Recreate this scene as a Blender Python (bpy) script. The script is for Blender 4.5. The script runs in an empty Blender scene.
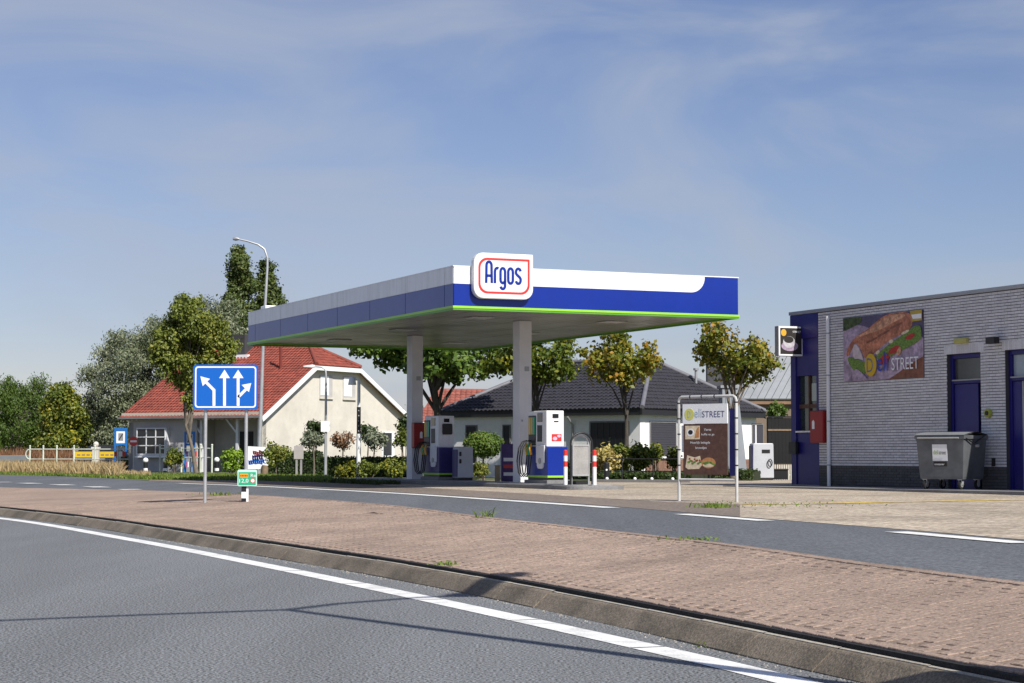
import bpy, bmesh, math, random
import numpy as np
from mathutils import Vector
from mathutils.geometry import tessellate_polygon

# ------------------------------------------------------------------ camera, sky, sun
scene = bpy.context.scene
COL = scene.collection
FPX = 1978.0                                   # focal length in pixels of the 1024 px wide photograph
CAMZ = 1.25
TILT = math.atan(112.5 / FPX)
camd = bpy.data.cameras.new("camera")
camd.sensor_width = 36.0
camd.lens = FPX * 36.0 / 1024.0
camd.clip_start = 0.1
camd.clip_end = 3000.0
cam = bpy.data.objects.new("camera", camd)
COL.objects.link(cam)
cam.location = (0, 0, CAMZ)
cam.rotation_euler = (math.pi / 2 + TILT, 0, 0)
scene.camera = cam

SUN_AZ, SUN_EL = math.radians(35.0), math.radians(44.0)
SDIR = Vector((math.sin(SUN_AZ) * math.cos(SUN_EL), -math.cos(SUN_AZ) * math.cos(SUN_EL), math.sin(SUN_EL)))
world = bpy.data.worlds.new("World")
scene.world = world
world.use_nodes = True
wn = world.node_tree
wn.nodes.clear()
w_out = wn.nodes.new("ShaderNodeOutputWorld")
w_bg = wn.nodes.new("ShaderNodeBackground")
w_bg.inputs["Strength"].default_value = 0.064
w_sky = wn.nodes.new("ShaderNodeTexSky")
w_sky.sky_type = 'NISHITA'
w_sky.sun_disc = False
w_sky.sun_elevation = SUN_EL
w_sky.sun_rotation = math.atan2(SDIR.x, SDIR.y)
w_sky.altitude = 0
w_sky.air_density = 1.0
w_sky.dust_density = 0.3
w_sky.ozone_density = 3.0
w_tc = wn.nodes.new("ShaderNodeTexCoord")
w_sep = wn.nodes.new("ShaderNodeSeparateXYZ")
wn.links.new(w_tc.outputs["Generated"], w_sep.inputs[0])
# thin cirrus veils, by direction
w_map = wn.nodes.new("ShaderNodeMapping")
w_map.inputs["Rotation"].default_value = (0.0, math.radians(16), 0.0)
w_map.inputs["Scale"].default_value = (3.2, 3.2, 9.0)
w_map.inputs["Location"].default_value = (0.55, 0.0, 0.35)
wn.links.new(w_tc.outputs["Generated"], w_map.inputs[0])
w_n1 = wn.nodes.new("ShaderNodeTexNoise")
w_n1.inputs["Scale"].default_value = 1.5
w_n1.inputs["Detail"].default_value = 7
w_n1.inputs["Roughness"].default_value = 0.52
w_n1.inputs["Distortion"].default_value = 0.9
wn.links.new(w_map.outputs[0], w_n1.inputs["Vector"])
w_r1 = wn.nodes.new("ShaderNodeMapRange")
w_r1.inputs[1].default_value = 0.36
w_r1.inputs[2].default_value = 0.74
w_r1.inputs[3].default_value = 0.0
w_r1.inputs[4].default_value = 0.66
w_r1.interpolation_type = 'SMOOTHSTEP'
wn.links.new(w_n1.outputs["Fac"], w_r1.inputs[0])
w_mix = wn.nodes.new("ShaderNodeMixRGB")
w_mix.inputs[2].default_value = (5.0, 5.55, 6.75, 1)
wn.links.new(w_r1.outputs[0], w_mix.inputs[0])
w_tint = wn.nodes.new("ShaderNodeMixRGB")
w_tint.blend_type = 'MULTIPLY'
w_tint.inputs[0].default_value = 1.0
w_tint.inputs[2].default_value = (0.97, 0.90, 1.05, 1)
wn.links.new(w_sky.outputs[0], w_tint.inputs[1])
wn.links.new(w_tint.outputs[0], w_mix.inputs[1])
wn.links.new(w_mix.outputs[0], w_bg.inputs["Color"])
wn.links.new(w_bg.outputs[0], w_out.inputs[0])

sund = bpy.data.lights.new("sun", 'SUN')
sund.energy = 4.35
sund.angle = math.radians(0.53)
sund.color = (1.0, 0.95, 0.87)
sun = bpy.data.objects.new("sun", sund)
COL.objects.link(sun)
sun.rotation_euler = (-SDIR).to_track_quat('-Z', 'Y').to_euler()
sun.location = (20, -20, 40)

scene.view_settings.view_transform = 'Standard'
scene.view_settings.look = 'None'
scene.view_settings.exposure = 0.45
scene.view_settings.gamma = 1.0

# ------------------------------------------------------------------ pixel -> place helpers
def ray(u, v):
    vv = (341.5 - v) / FPX
    return Vector(((u - 512.0) / FPX, math.cos(TILT) - vv * math.sin(TILT), math.sin(TILT) + vv * math.cos(TILT)))

def G(u, v, z):                                 # where a pixel's ray meets the level z
    d = ray(u, v)
    return Vector((0, 0, CAMZ)) + d * ((z - CAMZ) / d.z)

def At(u, v, y):                                # where a pixel's ray is y metres ahead
    d = ray(u, v)
    return Vector((0, 0, CAMZ)) + d * (y / d.y)

def V(*a):
    return Vector(a)

ZAX = Vector((0, 0, 1))
rng = random.Random(7)

# ------------------------------------------------------------------ materials
MATS = {}
def srgb(r, g, b):
    f = lambda c: (c / 255 / 12.92) if c / 255 <= 0.04045 else ((c / 255 + 0.055) / 1.055) ** 2.4
    return (f(r), f(g), f(b))

def mat(name, rgb, rough=0.6, var=0.12, scale=3.0, fine=0.0, fscale=60.0, bump=0.0, bscale=40.0,
        metal=0.0, spec=0.5, stain=0.0, sscale=0.6, island=0.0, coat=0.0, stretch=None):
    if name in MATS:
        return MATS[name]
    m = bpy.data.materials.new(name)
    m.use_nodes = True
    nt = m.node_tree
    b = nt.nodes["Principled BSDF"]
    b.inputs["Roughness"].default_value = rough
    b.inputs["Metallic"].default_value = metal
    b.inputs["Specular IOR Level"].default_value = spec
    if coat:
        b.inputs["Coat Weight"].default_value = coat
        b.inputs["Coat Roughness"].default_value = 0.1
    geo = nt.nodes.new("ShaderNodeNewGeometry")
    pos = geo.outputs["Position"]
    if stretch:
        mp = nt.nodes.new("ShaderNodeMapping")
        mp.inputs["Rotation"].default_value = (0, 0, stretch[3])
        mp.inputs["Scale"].default_value = stretch[:3]
        nt.links.new(pos, mp.inputs[0])
        spos = mp.outputs[0]
    else:
        spos = pos
    cur = None
    def noise(sc, det=4, src=None):
        n = nt.nodes.new("ShaderNodeTexNoise")
        n.inputs["Scale"].default_value = sc
        n.inputs["Detail"].default_value = det
        n.inputs["Roughness"].default_value = 0.6
        nt.links.new(src or pos, n.inputs["Vector"])
        return n.outputs["Fac"]
    def rangef(src, lo, hi, a=0.3, c=0.7):
        r = nt.nodes.new("ShaderNodeMapRange")
        r.inputs[1].default_value = a
        r.inputs[2].default_value = c
        r.inputs[3].default_value = lo
        r.inputs[4].default_value = hi
        nt.links.new(src, r.inputs[0])
        return r.outputs[0]
    def mult(a, bfac):
        x = nt.nodes.new("ShaderNodeMath")
        x.operation = 'MULTIPLY'
        nt.links.new(a, x.inputs[0])
        nt.links.new(bfac, x.inputs[1])
        return x.outputs[0]
    if var:
        cur = rangef(noise(scale, 4, spos), 1 - var, 1 + var)
    if fine:
        f = rangef(noise(fscale, 3), 1 - fine, 1 + fine, 0.41, 0.59)
        cur = f if cur is None else mult(cur, f)
    if stain:
        f = rangef(noise(sscale, 6, spos), 1 - stain, 1.0, 0.35, 0.55)
        cur = f if cur is None else mult(cur, f)
    if island:
        f = rangef(geo.outputs["Random Per Island"], 1 - island, 1 + island, 0, 1)
        cur = f if cur is None else mult(cur, f)
    if cur is not None:
        mx = nt.nodes.new("ShaderNodeVectorMath")
        mx.operation = 'SCALE'
        mx.inputs[0].default_value = rgb
        nt.links.new(cur, mx.inputs["Scale"])
        nt.links.new(mx.outputs[0], b.inputs["Base Color"])
        rr = nt.nodes.new("ShaderNodeMapRange")
        rr.inputs[1].default_value = 0.6
        rr.inputs[2].default_value = 1.4
        rr.inputs[3].default_value = min(1, rough + 0.06)
        rr.inputs[4].default_value = max(0.03, rough - 0.06)
        nt.links.new(cur, rr.inputs[0])
        nt.links.new(rr.outputs[0], b.inputs["Roughness"])
    else:
        b.inputs["Base Color"].default_value = (*rgb, 1)
    if bump:
        bp = nt.nodes.new("ShaderNodeBump")
        bp.inputs["Strength"].default_value = bump
        bp.inputs["Distance"].default_value = 0.02
        nt.links.new(noise(bscale, 5), bp.inputs["Height"])
        nt.links.new(bp.outputs[0], b.inputs["Normal"])
    MATS[name] = m
    return m

def leafmat(name, cols, rough=0.5, trans=0.2):
    if name in MATS:
        return MATS[name]
    m = bpy.data.materials.new(name)
    m.use_nodes = True
    nt = m.node_tree
    b = nt.nodes["Principled BSDF"]
    b.inputs["Roughness"].default_value = rough
    b.inputs["Specular IOR Level"].default_value = 0.35
    geo = nt.nodes.new("ShaderNodeNewGeometry")
    cr = nt.nodes.new("ShaderNodeValToRGB")
    els = cr.color_ramp.elements
    n = len(cols)
    while len(els) < n:
        els.new(0.5)
    for i, c in enumerate(cols):
        els[i].position = i / max(1, n - 1)
        els[i].color = (*c, 1)
    # leaf by leaf, and drifting slowly over the crown
    no = nt.nodes.new("ShaderNodeTexNoise")
    no.inputs["Scale"].default_value = 0.9
    nt.links.new(geo.outputs["Position"], no.inputs["Vector"])
    ad = nt.nodes.new("ShaderNodeMix")
    ad.data_type = 'FLOAT'
    ad.inputs[0].default_value = 0.62
    rr = nt.nodes.new("ShaderNodeMapRange")
    rr.inputs[1].default_value = 0.33
    rr.inputs[2].default_value = 0.67
    nt.links.new(no.outputs["Fac"], rr.inputs[0])
    nt.links.new(rr.outputs[0], ad.inputs[2])
    nt.links.new(geo.outputs["Random Per Island"], ad.inputs[3])
    nt.links.new(ad.outputs[0], cr.inputs[0])
    nt.links.new(cr.outputs[0], b.inputs["Base Color"])
    tr = nt.nodes.new("ShaderNodeBsdfTranslucent")
    nt.links.new(cr.outputs[0], tr.inputs["Color"])
    ms = nt.nodes.new("ShaderNodeMixShader")
    ms.inputs[0].default_value = trans
    nt.links.new(b.outputs[0], ms.inputs[1])
    nt.links.new(tr.outputs[0], ms.inputs[2])
    nt.links.new(ms.outputs[0], nt.nodes["Material Output"].inputs[0])
    MATS[name] = m
    return m

# ------------------------------------------------------------------ mesh builder
class MB:
    def __init__(s):
        s.v = []
        s.f = []
        s.sm = []
    def add(s, vs, fs, smooth=False):
        k = len(s.v)
        s.v += [tuple(p) for p in vs]
        s.f += [tuple(i + k for i in f) for f in fs]
        s.sm += [smooth] * len(fs)
        return s
    def poly(s, pts):
        return s.add(pts, [tuple(range(len(pts)))])
    def obox(s, O, X, Y, Z):
        O, X, Y, Z = Vector(O), Vector(X), Vector(Y), Vector(Z)
        p = [O, O + X, O + X + Y, O + Y, O + Z, O + X + Z, O + X + Y + Z, O + Y + Z]
        fs = [(0, 3, 2, 1), (4, 5, 6, 7), (0, 1, 5, 4), (1, 2, 6, 5), (2, 3, 7, 6), (3, 0, 4, 7)]
        if X.cross(Y).dot(Z) < 0:
            fs = [tuple(reversed(f)) for f in fs]
        return s.add(p, fs)
    def cbox(s, C, X, Y, Z, sx, sy, sz):            # centred on C in X, Y and standing on C
        X, Y = Vector(X).normalized() * sx, Vector(Y).normalized() * sy
        return s.obox(Vector(C) - X / 2 - Y / 2, X, Y, Vector(Z).normalized() * sz)
    def prism(s, F, pts, d0, d1):                   # polygon in the frame's plane, pushed from d0 to d1 along its normal
        O, X, U, N = F
        n = len(pts)
        a = [O + X * p[0] + U * p[1] + N * d0 for p in pts]
        b = [O + X * p[0] + U * p[1] + N * d1 for p in pts]
        area = sum(pts[i][0] * pts[(i + 1) % n][1] - pts[(i + 1) % n][0] * pts[i][1] for i in range(n))
        ccw = (area > 0) == (X.cross(U).dot(N) > 0)
        if (d1 < d0):
            ccw = not ccw
        front = tuple(range(n, 2 * n))
        back = tuple(reversed(range(n)))
        sides = [(i, (i + 1) % n, (i + 1) % n + n, i + n) for i in range(n)]
        fs = [front, back] + sides
        if not ccw:
            fs = [tuple(reversed(f)) for f in fs]
        return s.add(a + b, fs)
    def rect(s, F, x0, y0, x1, y1, d0, d1):
        return s.prism(F, [(x0, y0), (x1, y0), (x1, y1), (x0, y1)], d0, d1)
    def tube(s, pts, r, n=8, caps=True, smooth=True):
        pts = [Vector(p) for p in pts]
        m = len(pts)
        rs = r if isinstance(r, (list, tuple)) else [r] * m
        vs = []
        ref = None
        for i in range(m):
            t = (pts[min(i + 1, m - 1)] - pts[max(i - 1, 0)])
            t = t.normalized() if t.length > 1e-9 else Vector((0, 0, 1))
            if ref is None:
                ref = Vector((1, 0, 0)) if abs(t.x) < 0.8 else Vector((0, 1, 0))
            e1 = (ref - t * ref.dot(t)).normalized()
            ref = e1
            e2 = t.cross(e1)
            for k in range(n):
                a = 2 * math.pi * k / n
                vs.append(pts[i] + (e1 * math.cos(a) + e2 * math.sin(a)) * rs[i])
        fs = []
        for i in range(m - 1):
            for k in range(n):
                k2 = (k + 1) % n
                fs.append((i * n + k, i * n + k2, (i + 1) * n + k2, (i + 1) * n + k))
        s.add(vs, fs, smooth)
        if caps:
            s.add([vs[k] for k in range(n)], [tuple(reversed(range(n)))])
            s.add([vs[(m - 1) * n + k] for k in range(n)], [tuple(range(n))])
        return s
    def ball(s, C, r, nu=12, nv=8, sz=1.0):
        vs = []
        C = Vector(C)
        for j in range(nv + 1):
            ph = math.pi * j / nv
            for i in range(nu):
                th = 2 * math.pi * i / nu
                vs.append(C + Vector((r * math.sin(ph) * math.cos(th), r * math.sin(ph) * math.sin(th), r * sz * math.cos(ph))))
        fs = []
        for j in range(nv):
            for i in range(nu):
                i2 = (i + 1) % nu
                fs.append((j * nu + i, (j + 1) * nu + i, (j + 1) * nu + i2, j * nu + i2))
        return s.add(vs, fs, True)
    def build(s, name, m, parent=None, bevel=0.0, seg=2):
        me = bpy.data.meshes.new(name)
        off = Vector((0, 0, 0))
        p = parent
        while p is not None:
            off += p.location
            p = p.parent
        o_off = off
        me.from_pydata([(a - o_off.x, b - o_off.y, c - o_off.z) for a, b, c in s.v], [], s.f)
        me.polygons.foreach_set("use_smooth", s.sm)
        me.materials.append(m)
        me.update()
        o = bpy.data.objects.new(name, me)
        COL.objects.link(o)
        if parent is not None:
            o.parent = parent
        if bevel:
            bm = bmesh.new()
            bm.from_mesh(me)
            bmesh.ops.remove_doubles(bm, verts=bm.verts, dist=1e-5)
            es = [e for e in bm.edges if len(e.link_faces) == 2 and e.calc_face_angle(0) > 0.6]
            try:
                bmesh.ops.bevel(bm, geom=es, offset=bevel, segments=seg, affect='EDGES', profile=0.5, clamp_overlap=True)
            except Exception:
                pass
            bm.to_mesh(me)
            bm.free()
        return o

def tag(o, label=None, cat=None, group=None, kind=None):
    if label: o["label"] = label
    if cat: o["category"] = cat
    if group: o["group"] = group
    if kind: o["kind"] = kind
    return o

def thing(name, loc, label, cat, group=None):
    o = bpy.data.objects.new(name, None)
    o.empty_display_size = 0.2
    COL.objects.link(o)
    o.location = loc
    return tag(o, label, cat, group)

def copy_tree(o, parent=None):
    c = o.copy()
    COL.objects.link(c)
    c.parent = parent
    for ch in list(o.children):
        copy_tree(ch, c)
    return c

def copy_thing(root, loc, label, rz=0.0, scale=1.0):
    c = copy_tree(root)
    c.location = loc
    c.rotation_euler = (0, 0, rz)
    c.scale = (scale,) * 3
    c["label"] = label
    return c

def frame(O, X, N):
    return (Vector(O), Vector(X).normalized(), ZAX.copy(), Vector(N).normalized())

def text_shape(mb, txt, F, x0, y0, w, h, d0, d1, align='C', shear=0.0):
    cu = bpy.data.curves.new("lettering", 'FONT')
    cu.body = txt
    cu.shear = shear
    cu.resolution_u = 3
    ob = bpy.data.objects.new("lettering", cu)
    COL.objects.link(ob)
    dg = bpy.context.evaluated_depsgraph_get()
    me = bpy.data.meshes.new_from_object(ob.evaluated_get(dg))
    vs = [v.co.copy() for v in me.vertices]
    fs = [tuple(p.vertices) for p in me.polygons]
    bpy.data.objects.remove(ob)
    bpy.data.curves.remove(cu)
    bpy.data.meshes.remove(me)
    xs = [v.x for v in vs]; ys = [v.y for v in vs]
    sx = w / (max(xs) - min(xs)); sy = h / (max(ys) - min(ys))
    O, X, U, N = F
    flip = X.cross(U).dot(N) < 0
    P = [O + X * (x0 + (v.x - min(xs)) * sx) + U * (y0 + (v.y - min(ys)) * sy) + N * d1 for v in vs]
    out = []
    for f in fs:
        a = sum(vs[f[i]].x * vs[f[(i + 1) % len(f)]].y - vs[f[(i + 1) % len(f)]].x * vs[f[i]].y for i in range(len(f)))
        if (a < 0) != flip:
            f = tuple(reversed(f))
        out.append(f)
    mb.add(P, out)
    return mb

def stroke(mb, F, pts, w, d0, d1):                # flat stroke of width w along a polyline
    for a, b in zip(pts[:-1], pts[1:]):
        dx, dy = b[0] - a[0], b[1] - a[1]
        L = math.hypot(dx, dy) or 1e-9
        nx, ny = -dy / L * w / 2, dx / L * w / 2
        mb.prism(F, [(a[0] - nx, a[1] - ny), (b[0] - nx, b[1] - ny), (b[0] + nx, b[1] + ny), (a[0] + nx, a[1] + ny)], d0, d1)
    return mb

def ribbon(mb, F, pts, w, d0, d1):                # joined flat stroke (mitred)
    pts = [p for i, p in enumerate(pts) if i == 0 or math.hypot(p[0] - pts[i - 1][0], p[1] - pts[i - 1][1]) > 2e-3]
    n = len(pts)
    L, R = [], []
    for i in range(n):
        a, b = pts[max(i - 1, 0)], pts[min(i + 1, n - 1)]
        dx, dy = b[0] - a[0], b[1] - a[1]
        l = math.hypot(dx, dy) or 1e-9
        nx, ny = -dy / l, dx / l
        k = 1.0
        if 0 < i < n - 1:
            e = (pts[i + 1][0] - pts[i][0], pts[i + 1][1] - pts[i][1])
            el = math.hypot(*e) or 1e-9
            c = abs((-e[1] / el) * nx + (e[0] / el) * ny)
            k = 1 / max(0.5, c)
        L.append((pts[i][0] + nx * w / 2 * k, pts[i][1] + ny * w / 2 * k))
        R.append((pts[i][0] - nx * w / 2 * k, pts[i][1] - ny * w / 2 * k))
    for i in range(n - 1):
        mb.prism(F, [R[i], R[i + 1], L[i + 1], L[i]], d0, d1)
    return mb

def rrect(x0, y0, x1, y1, rs, seg=6):             # rounded rectangle; rs radii for BL, BR, TR, TL
    out = []
    cs = [((x0, y0), math.pi, 1, 1), ((x1, y0), 1.5 * math.pi, -1, 1), ((x1, y1), 0, -1, -1), ((x0, y1), 0.5 * math.pi, 1, -1)]
    for (c, a0, sx, sy), r in zip(cs, rs):
        if r <= 0:
            out.append(c)
            continue
        cx, cy = c[0] + sx * r, c[1] + sy * r
        for k in range(seg + 1):
            a = a0 + math.pi / 2 * k / seg
            out.append((cx + r * math.cos(a), cy + r * math.sin(a)))
    return out

def circ(cx, cy, r, n=20, ry=None):
    ry = ry or r
    return [(cx + r * math.cos(2 * math.pi * k / n), cy + ry * math.sin(2 * math.pi * k / n)) for k in range(n)]

# polylines on the ground
def smooth(pts, step=0.5):
    P = [Vector(p) for p in pts]
    P = [P[0] * 2 - P[1]] + P + [P[-1] * 2 - P[-2]]
    out = []
    for i in range(1, len(P) - 2):
        a, b, c, d = P[i - 1:i + 3]
        n = max(1, int((c - b).length / step))
        for k in range(n):
            t = k / n
            out.append(0.5 * ((2 * b) + (c - a) * t + (2 * a - 5 * b + 4 * c - d) * t * t + (3 * b - a - 3 * c + d) * t ** 3))
    out.append(P[-2])
    return out

def resample(pts, step):
    out = [pts[0].copy()]
    acc = 0.0
    for a, b in zip(pts[:-1], pts[1:]):
        L = (b - a).length
        pos = step - acc
        while pos <= L:
            out.append(a + (b - a) * (pos / L))
            pos += step
        acc = L - (pos - step)
    return out

def offset(pts, d, z=None):                       # d > 0: away from the camera's side (lines run near to far)
    out = []
    n = len(pts)
    for i in range(n):
        t = pts[min(i + 1, n - 1)] - pts[max(i - 1, 0)]
        t.z = 0
        t.normalize()
        q = pts[i] + Vector((t.y, -t.x, 0)) * d
        if z is not None:
            q.z = z
        out.append(q)
    return out

def loft(mb, rows):
    n = len(rows[0])
    vs = [p for r in rows for p in r]
    fs = []
    for j in range(len(rows) - 1):
        for i in range(n - 1):
            fs.append((j * n + i, j * n + i + 1, (j + 1) * n + i + 1, (j + 1) * n + i))
    # face up
    a, b, c = vs[fs[0][0]], vs[fs[0][1]], vs[fs[0][2]]
    if (b - a).cross(c - a).z < 0:
        fs = [tuple(reversed(f)) for f in fs]
    return mb.add(vs, fs)

# ------------------------------------------------------------------ foliage
def leaf_mesh(name, P, Nrm, size, m, parent, seed=0, aspect=0.55, droop=0.0, upright=False):
    r = np.random.default_rng(seed)
    n = len(P)
    d = r.normal(size=(n, 3))
    nn = Nrm * 1.5 + r.normal(size=(n, 3)) * 0.75
    nn /= np.linalg.norm(nn, axis=1, keepdims=True) + 1e-9
    d -= nn * (d * nn).sum(1, keepdims=True)
    if droop:
        d[:, 2] -= droop
    if upright:
        d[:, 2] += 1.6
    d /= np.linalg.norm(d, axis=1, keepdims=True) + 1e-9
    w = np.cross(nn, d)
    w /= np.linalg.norm(w, axis=1, keepdims=True) + 1e-9
    s = size * r.uniform(0.65, 1.3, size=(n, 1))
    v0 = P - d * s * 0.5
    v1 = P + w * s * aspect * 0.5 + nn * s * 0.08 - d * s * 0.05
    v2 = P + d * s * 0.5
    v3 = P - w * s * aspect * 0.5 + nn * s * 0.08 - d * s * 0.05
    verts = np.stack([v0, v1, v2, v3], 1).reshape(-1, 3)
    me = bpy.data.meshes.new(name)
    me.vertices.add(4 * n)
    me.vertices.foreach_set("co", verts.astype(np.float32).ravel())
    me.loops.add(4 * n)
    me.loops.foreach_set("vertex_index", np.arange(4 * n, dtype=np.int32))
    me.polygons.add(n)
    me.polygons.foreach_set("loop_start", np.arange(0, 4 * n, 4, dtype=np.int32))
    me.materials.append(m)
    me.update(calc_edges=True)
    o = bpy.data.objects.new(name, me)
    COL.objects.link(o)
    o.parent = parent
    return o

def crown_points(blobs, n, seed, clump=4, spread=0.16, inner=0.45):
    r = np.random.default_rng(seed)
    C = np.array([b[:3] for b in blobs], float)
    R = np.array([b[3] for b in blobs], float)
    S = np.array([b[4] if len(b) > 4 else 1.0 for b in blobs], float)
    pr = R ** 2
    k = r.choice(len(blobs), size=max(1, n // clump), p=pr / pr.sum())
    d = r.normal(size=(len(k), 3))
    d /= np.linalg.norm(d, axis=1, keepdims=True)
    rad = (inner + (1.08 - inner) * r.uniform(size=(len(k), 1)) ** 0.6)
    p = d * rad * R[k][:, None]
    p[:, 2] *= S[k]
    p += C[k]
    p = np.repeat(p, clump, 0) + r.normal(size=(len(k) * clump, 3)) * spread
    nn = np.repeat(d, clump, 0)
    nn[:, 2] += 0.35
    return p, nn

def make_blobs(rx, ry, zc, rz, nb, rb, seed, flat=0.85, shell=0.5):
    r = random.Random(seed)
    out = [(0, 0, zc, min(rx, rz) * 0.55, 1.0)]
    for _ in range(nb):
        while True:
            x, y, z = r.uniform(-1, 1), r.uniform(-1, 1), r.uniform(-1, 1)
            q = math.sqrt(x * x + y * y + z * z)
            if shell < q < 1:
                break
        k = r.uniform(0.7, 1.25)
        out.append((x * rx, y * ry, zc + z * rz, rb * k, flat))
    return out

def sub_blobs(blobs, k, f, seed, flat=0.8):
    """break big lobes into many small leaf clumps sitting on and inside their surface"""
    r = random.Random(seed)
    out = []
    for b in blobs:
        for _ in range(max(2, int(k * r.uniform(.7, 1.3)))):
            d = Vector((r.gauss(0, 1), r.gauss(0, 1), r.gauss(0, 1))).normalized()
            q = b[3] * r.uniform(.35, 1.0)
            out.append((b[0] + d.x * q, b[1] + d.y * q, b[2] + d.z * q * b[4], b[3] * f * r.uniform(.6, 1.35), flat))
    return out

def limbs(mb, base, top, r0, r1, targets, rr, bend=0.1, n=7, start=0.35):
    start = max(start, 0.55)
    base, top = Vector(base), Vector(top)
    k = 6
    pts = [base.lerp(top, i / k) + Vector((math.sin(i * 1.7 + base.x) * bend, math.cos(i * 1.3 + base.y) * bend, 0)) * (i / k) for i in range(k + 1)]
    rs = [r0 * 1.25] + [r0 + (r1 - r0) * i / k for i in range(1, k + 1)]
    mb.tube(pts, rs, n)
    for i, t in enumerate(targets):
        t = Vector(t)
        f = start + (0.98 - start) * ((i * 0.618) % 1.0)
        s = base.lerp(top, f)
        s = pts[min(k, max(1, int(f * k)))]
        mid = s.lerp(t, 0.5) + Vector((0, 0, 0.12 * (t - s).length))
        mb.tube([s, s.lerp(mid, 0.5) + Vector((0, 0, .03)), mid, t], [rr, rr * 0.8, rr * 0.55, rr * 0.2], 6, caps=False)
    return mb

def tree(name, base, label, group, blobs, n, size, lm, bark, trunk_r, trunk_top, seed, clump=4, spread=0.16,
         droop=0.0, aspect=0.55, nl=9, inner=0.4, lean=(0, 0), bend=0.08, cat="tree"):
    t = thing(name, base, label, cat, group)
    mb = MB()
    r = random.Random(seed)
    tg = [b[:3] for b in r.sample(blobs, min(nl, len(blobs)))]
    bs = Vector(base)
    limbs(mb, bs, bs + Vector((lean[0], lean[1], trunk_top)), trunk_r, trunk_r * 0.45, [bs + Vector(q) for q in tg], trunk_r * 0.45, bend)
    mb.build("trunk", bark, t)
    p, nn = crown_points(blobs, n, seed, clump, spread, inner)
    leaf_mesh("crown", p, nn, size, lm, t, seed, aspect, droop)
    return t

# ------------------------------------------------------------------ palette
M_asph = mat("asphalt", (0.160, 0.168, 0.175), 0.86, var=0.17, scale=0.55, fine=0.85, fscale=55, bump=0.25, bscale=70, stain=0.10, sscale=0.25, stretch=(1.0, 0.12, 1, -0.42))
M_asph2 = mat("asphalt_far", (0.105, 0.112, 0.122), 0.8, var=0.16, scale=0.9, fine=0.35, fscale=30, bump=0.3, bscale=40, stretch=(1.0, 0.06, 1, -0.36))
M_mark = mat("road_paint", (0.80, 0.80, 0.78), 0.6, var=0.05, fine=0.12, fscale=50, stain=0.28, sscale=3.5, bump=0.2)
M_yellow_line = mat("yellow_paint", (0.72, 0.50, 0.07), 0.7, fine=0.2, fscale=20, stain=0.3, sscale=1.2)
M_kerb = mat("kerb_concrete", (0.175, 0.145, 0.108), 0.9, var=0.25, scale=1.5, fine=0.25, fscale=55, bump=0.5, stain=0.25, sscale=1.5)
M_kedge = mat('kerb_edge_concrete', (0.40, 0.37, 0.31), 0.9, var=0.12, fine=0.2, stain=0.2, sscale=2)
M_joint = mat("bitumen_joint", (0.012, 0.012, 0.012), 0.9, fine=0.3)
M_paver = mat("brick_paver", (0.315, 0.232, 0.182), 0.9, var=0.13, scale=0.7, fine=0.25, fscale=45, island=0.11, bump=0.4, stain=0.2, sscale=0.5)
M_joint_sand = mat("joint_sand", (0.21, 0.155, 0.12), 1.0, var=0.2, fine=0.3)
M_strip = mat("shoulder_paving", (0.18, 0.145, 0.118), 0.9, var=0.15, scale=0.8, fine=0.25, fscale=18, stretch=(1, .2, 1, -0.45))
M_conc = mat("concrete_grey", (0.34, 0.33, 0.32), 0.85, var=0.10, fine=0.15, bump=0.2, stain=0.2)
M_conc_d = mat("concrete_dark", (0.20, 0.20, 0.205), 0.85, var=0.12, fine=0.15, bump=0.2, stain=0.2)
M_earth = mat("earth", (0.10, 0.075, 0.05), 1.0, var=0.3, fine=0.3)
M_lawn = mat("lawn_soil", (0.075, 0.095, 0.03), 1.0, var=0.3, scale=0.6, fine=0.35, fscale=25)
M_ground = mat("ground_soil", (0.14, 0.12, 0.085), 1.0, var=0.2, fine=0.3)
M_white = mat("white_lacquer", (0.80, 0.81, 0.82), 0.35, var=0.05, fine=0.03, stain=0.10, sscale=1.4, stretch=(3.0, 3.0, .35, 0))
M_white_w = mat("white_render", (0.90, 0.90, 0.89), 0.85, var=0.04, fine=0.06, stain=0.10, bump=0.1)
M_cream = mat("cream_render", (0.66, 0.62, 0.545), 0.88, var=0.05, fine=0.06, stain=0.12, sscale=0.5, bump=0.1)
M_blue = mat("station_blue", (0.004, 0.026, 0.27), 0.28, var=0.04, stain=0.06)
M_blue_d = mat("door_blue", (0.016, 0.013, 0.16), 0.4, var=0.06, stain=0.1)
M_navy = mat("navy_panel", (0.025, 0.018, 0.14), 0.4, var=0.05)
M_green = mat("lime_trim", (0.30, 0.62, 0.05), 0.4, var=0.03)
M_green_d = mat("green_trim", (0.10, 0.33, 0.03), 0.4, var=0.03)
M_red = mat("red_lacquer", (0.30, 0.012, 0.012), 0.4, var=0.05)
M_redline = mat("sign_red", (0.62, 0.035, 0.03), 0.4, var=0.0)
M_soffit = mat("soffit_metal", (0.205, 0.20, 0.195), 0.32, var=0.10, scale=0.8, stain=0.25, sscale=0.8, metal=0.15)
M_col = mat("column_grey", (0.70, 0.71, 0.74), 0.5, var=0.04, stain=0.10)
M_grey = mat("metal_grey", (0.36, 0.37, 0.38), 0.45, var=0.07, metal=0.4, fine=0.05)
M_galv = mat("galvanised_steel", (0.50, 0.51, 0.52), 0.42, var=0.10, scale=6, metal=0.5, fine=0.08)
M_black = mat("black_plastic", (0.013, 0.013, 0.015), 0.45, var=0.1)
M_rubber = mat("black_rubber", (0.018, 0.018, 0.018), 0.7, var=0.1)
M_dark = mat("dark_opening", (0.008, 0.008, 0.009), 0.5, var=0.1)
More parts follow.
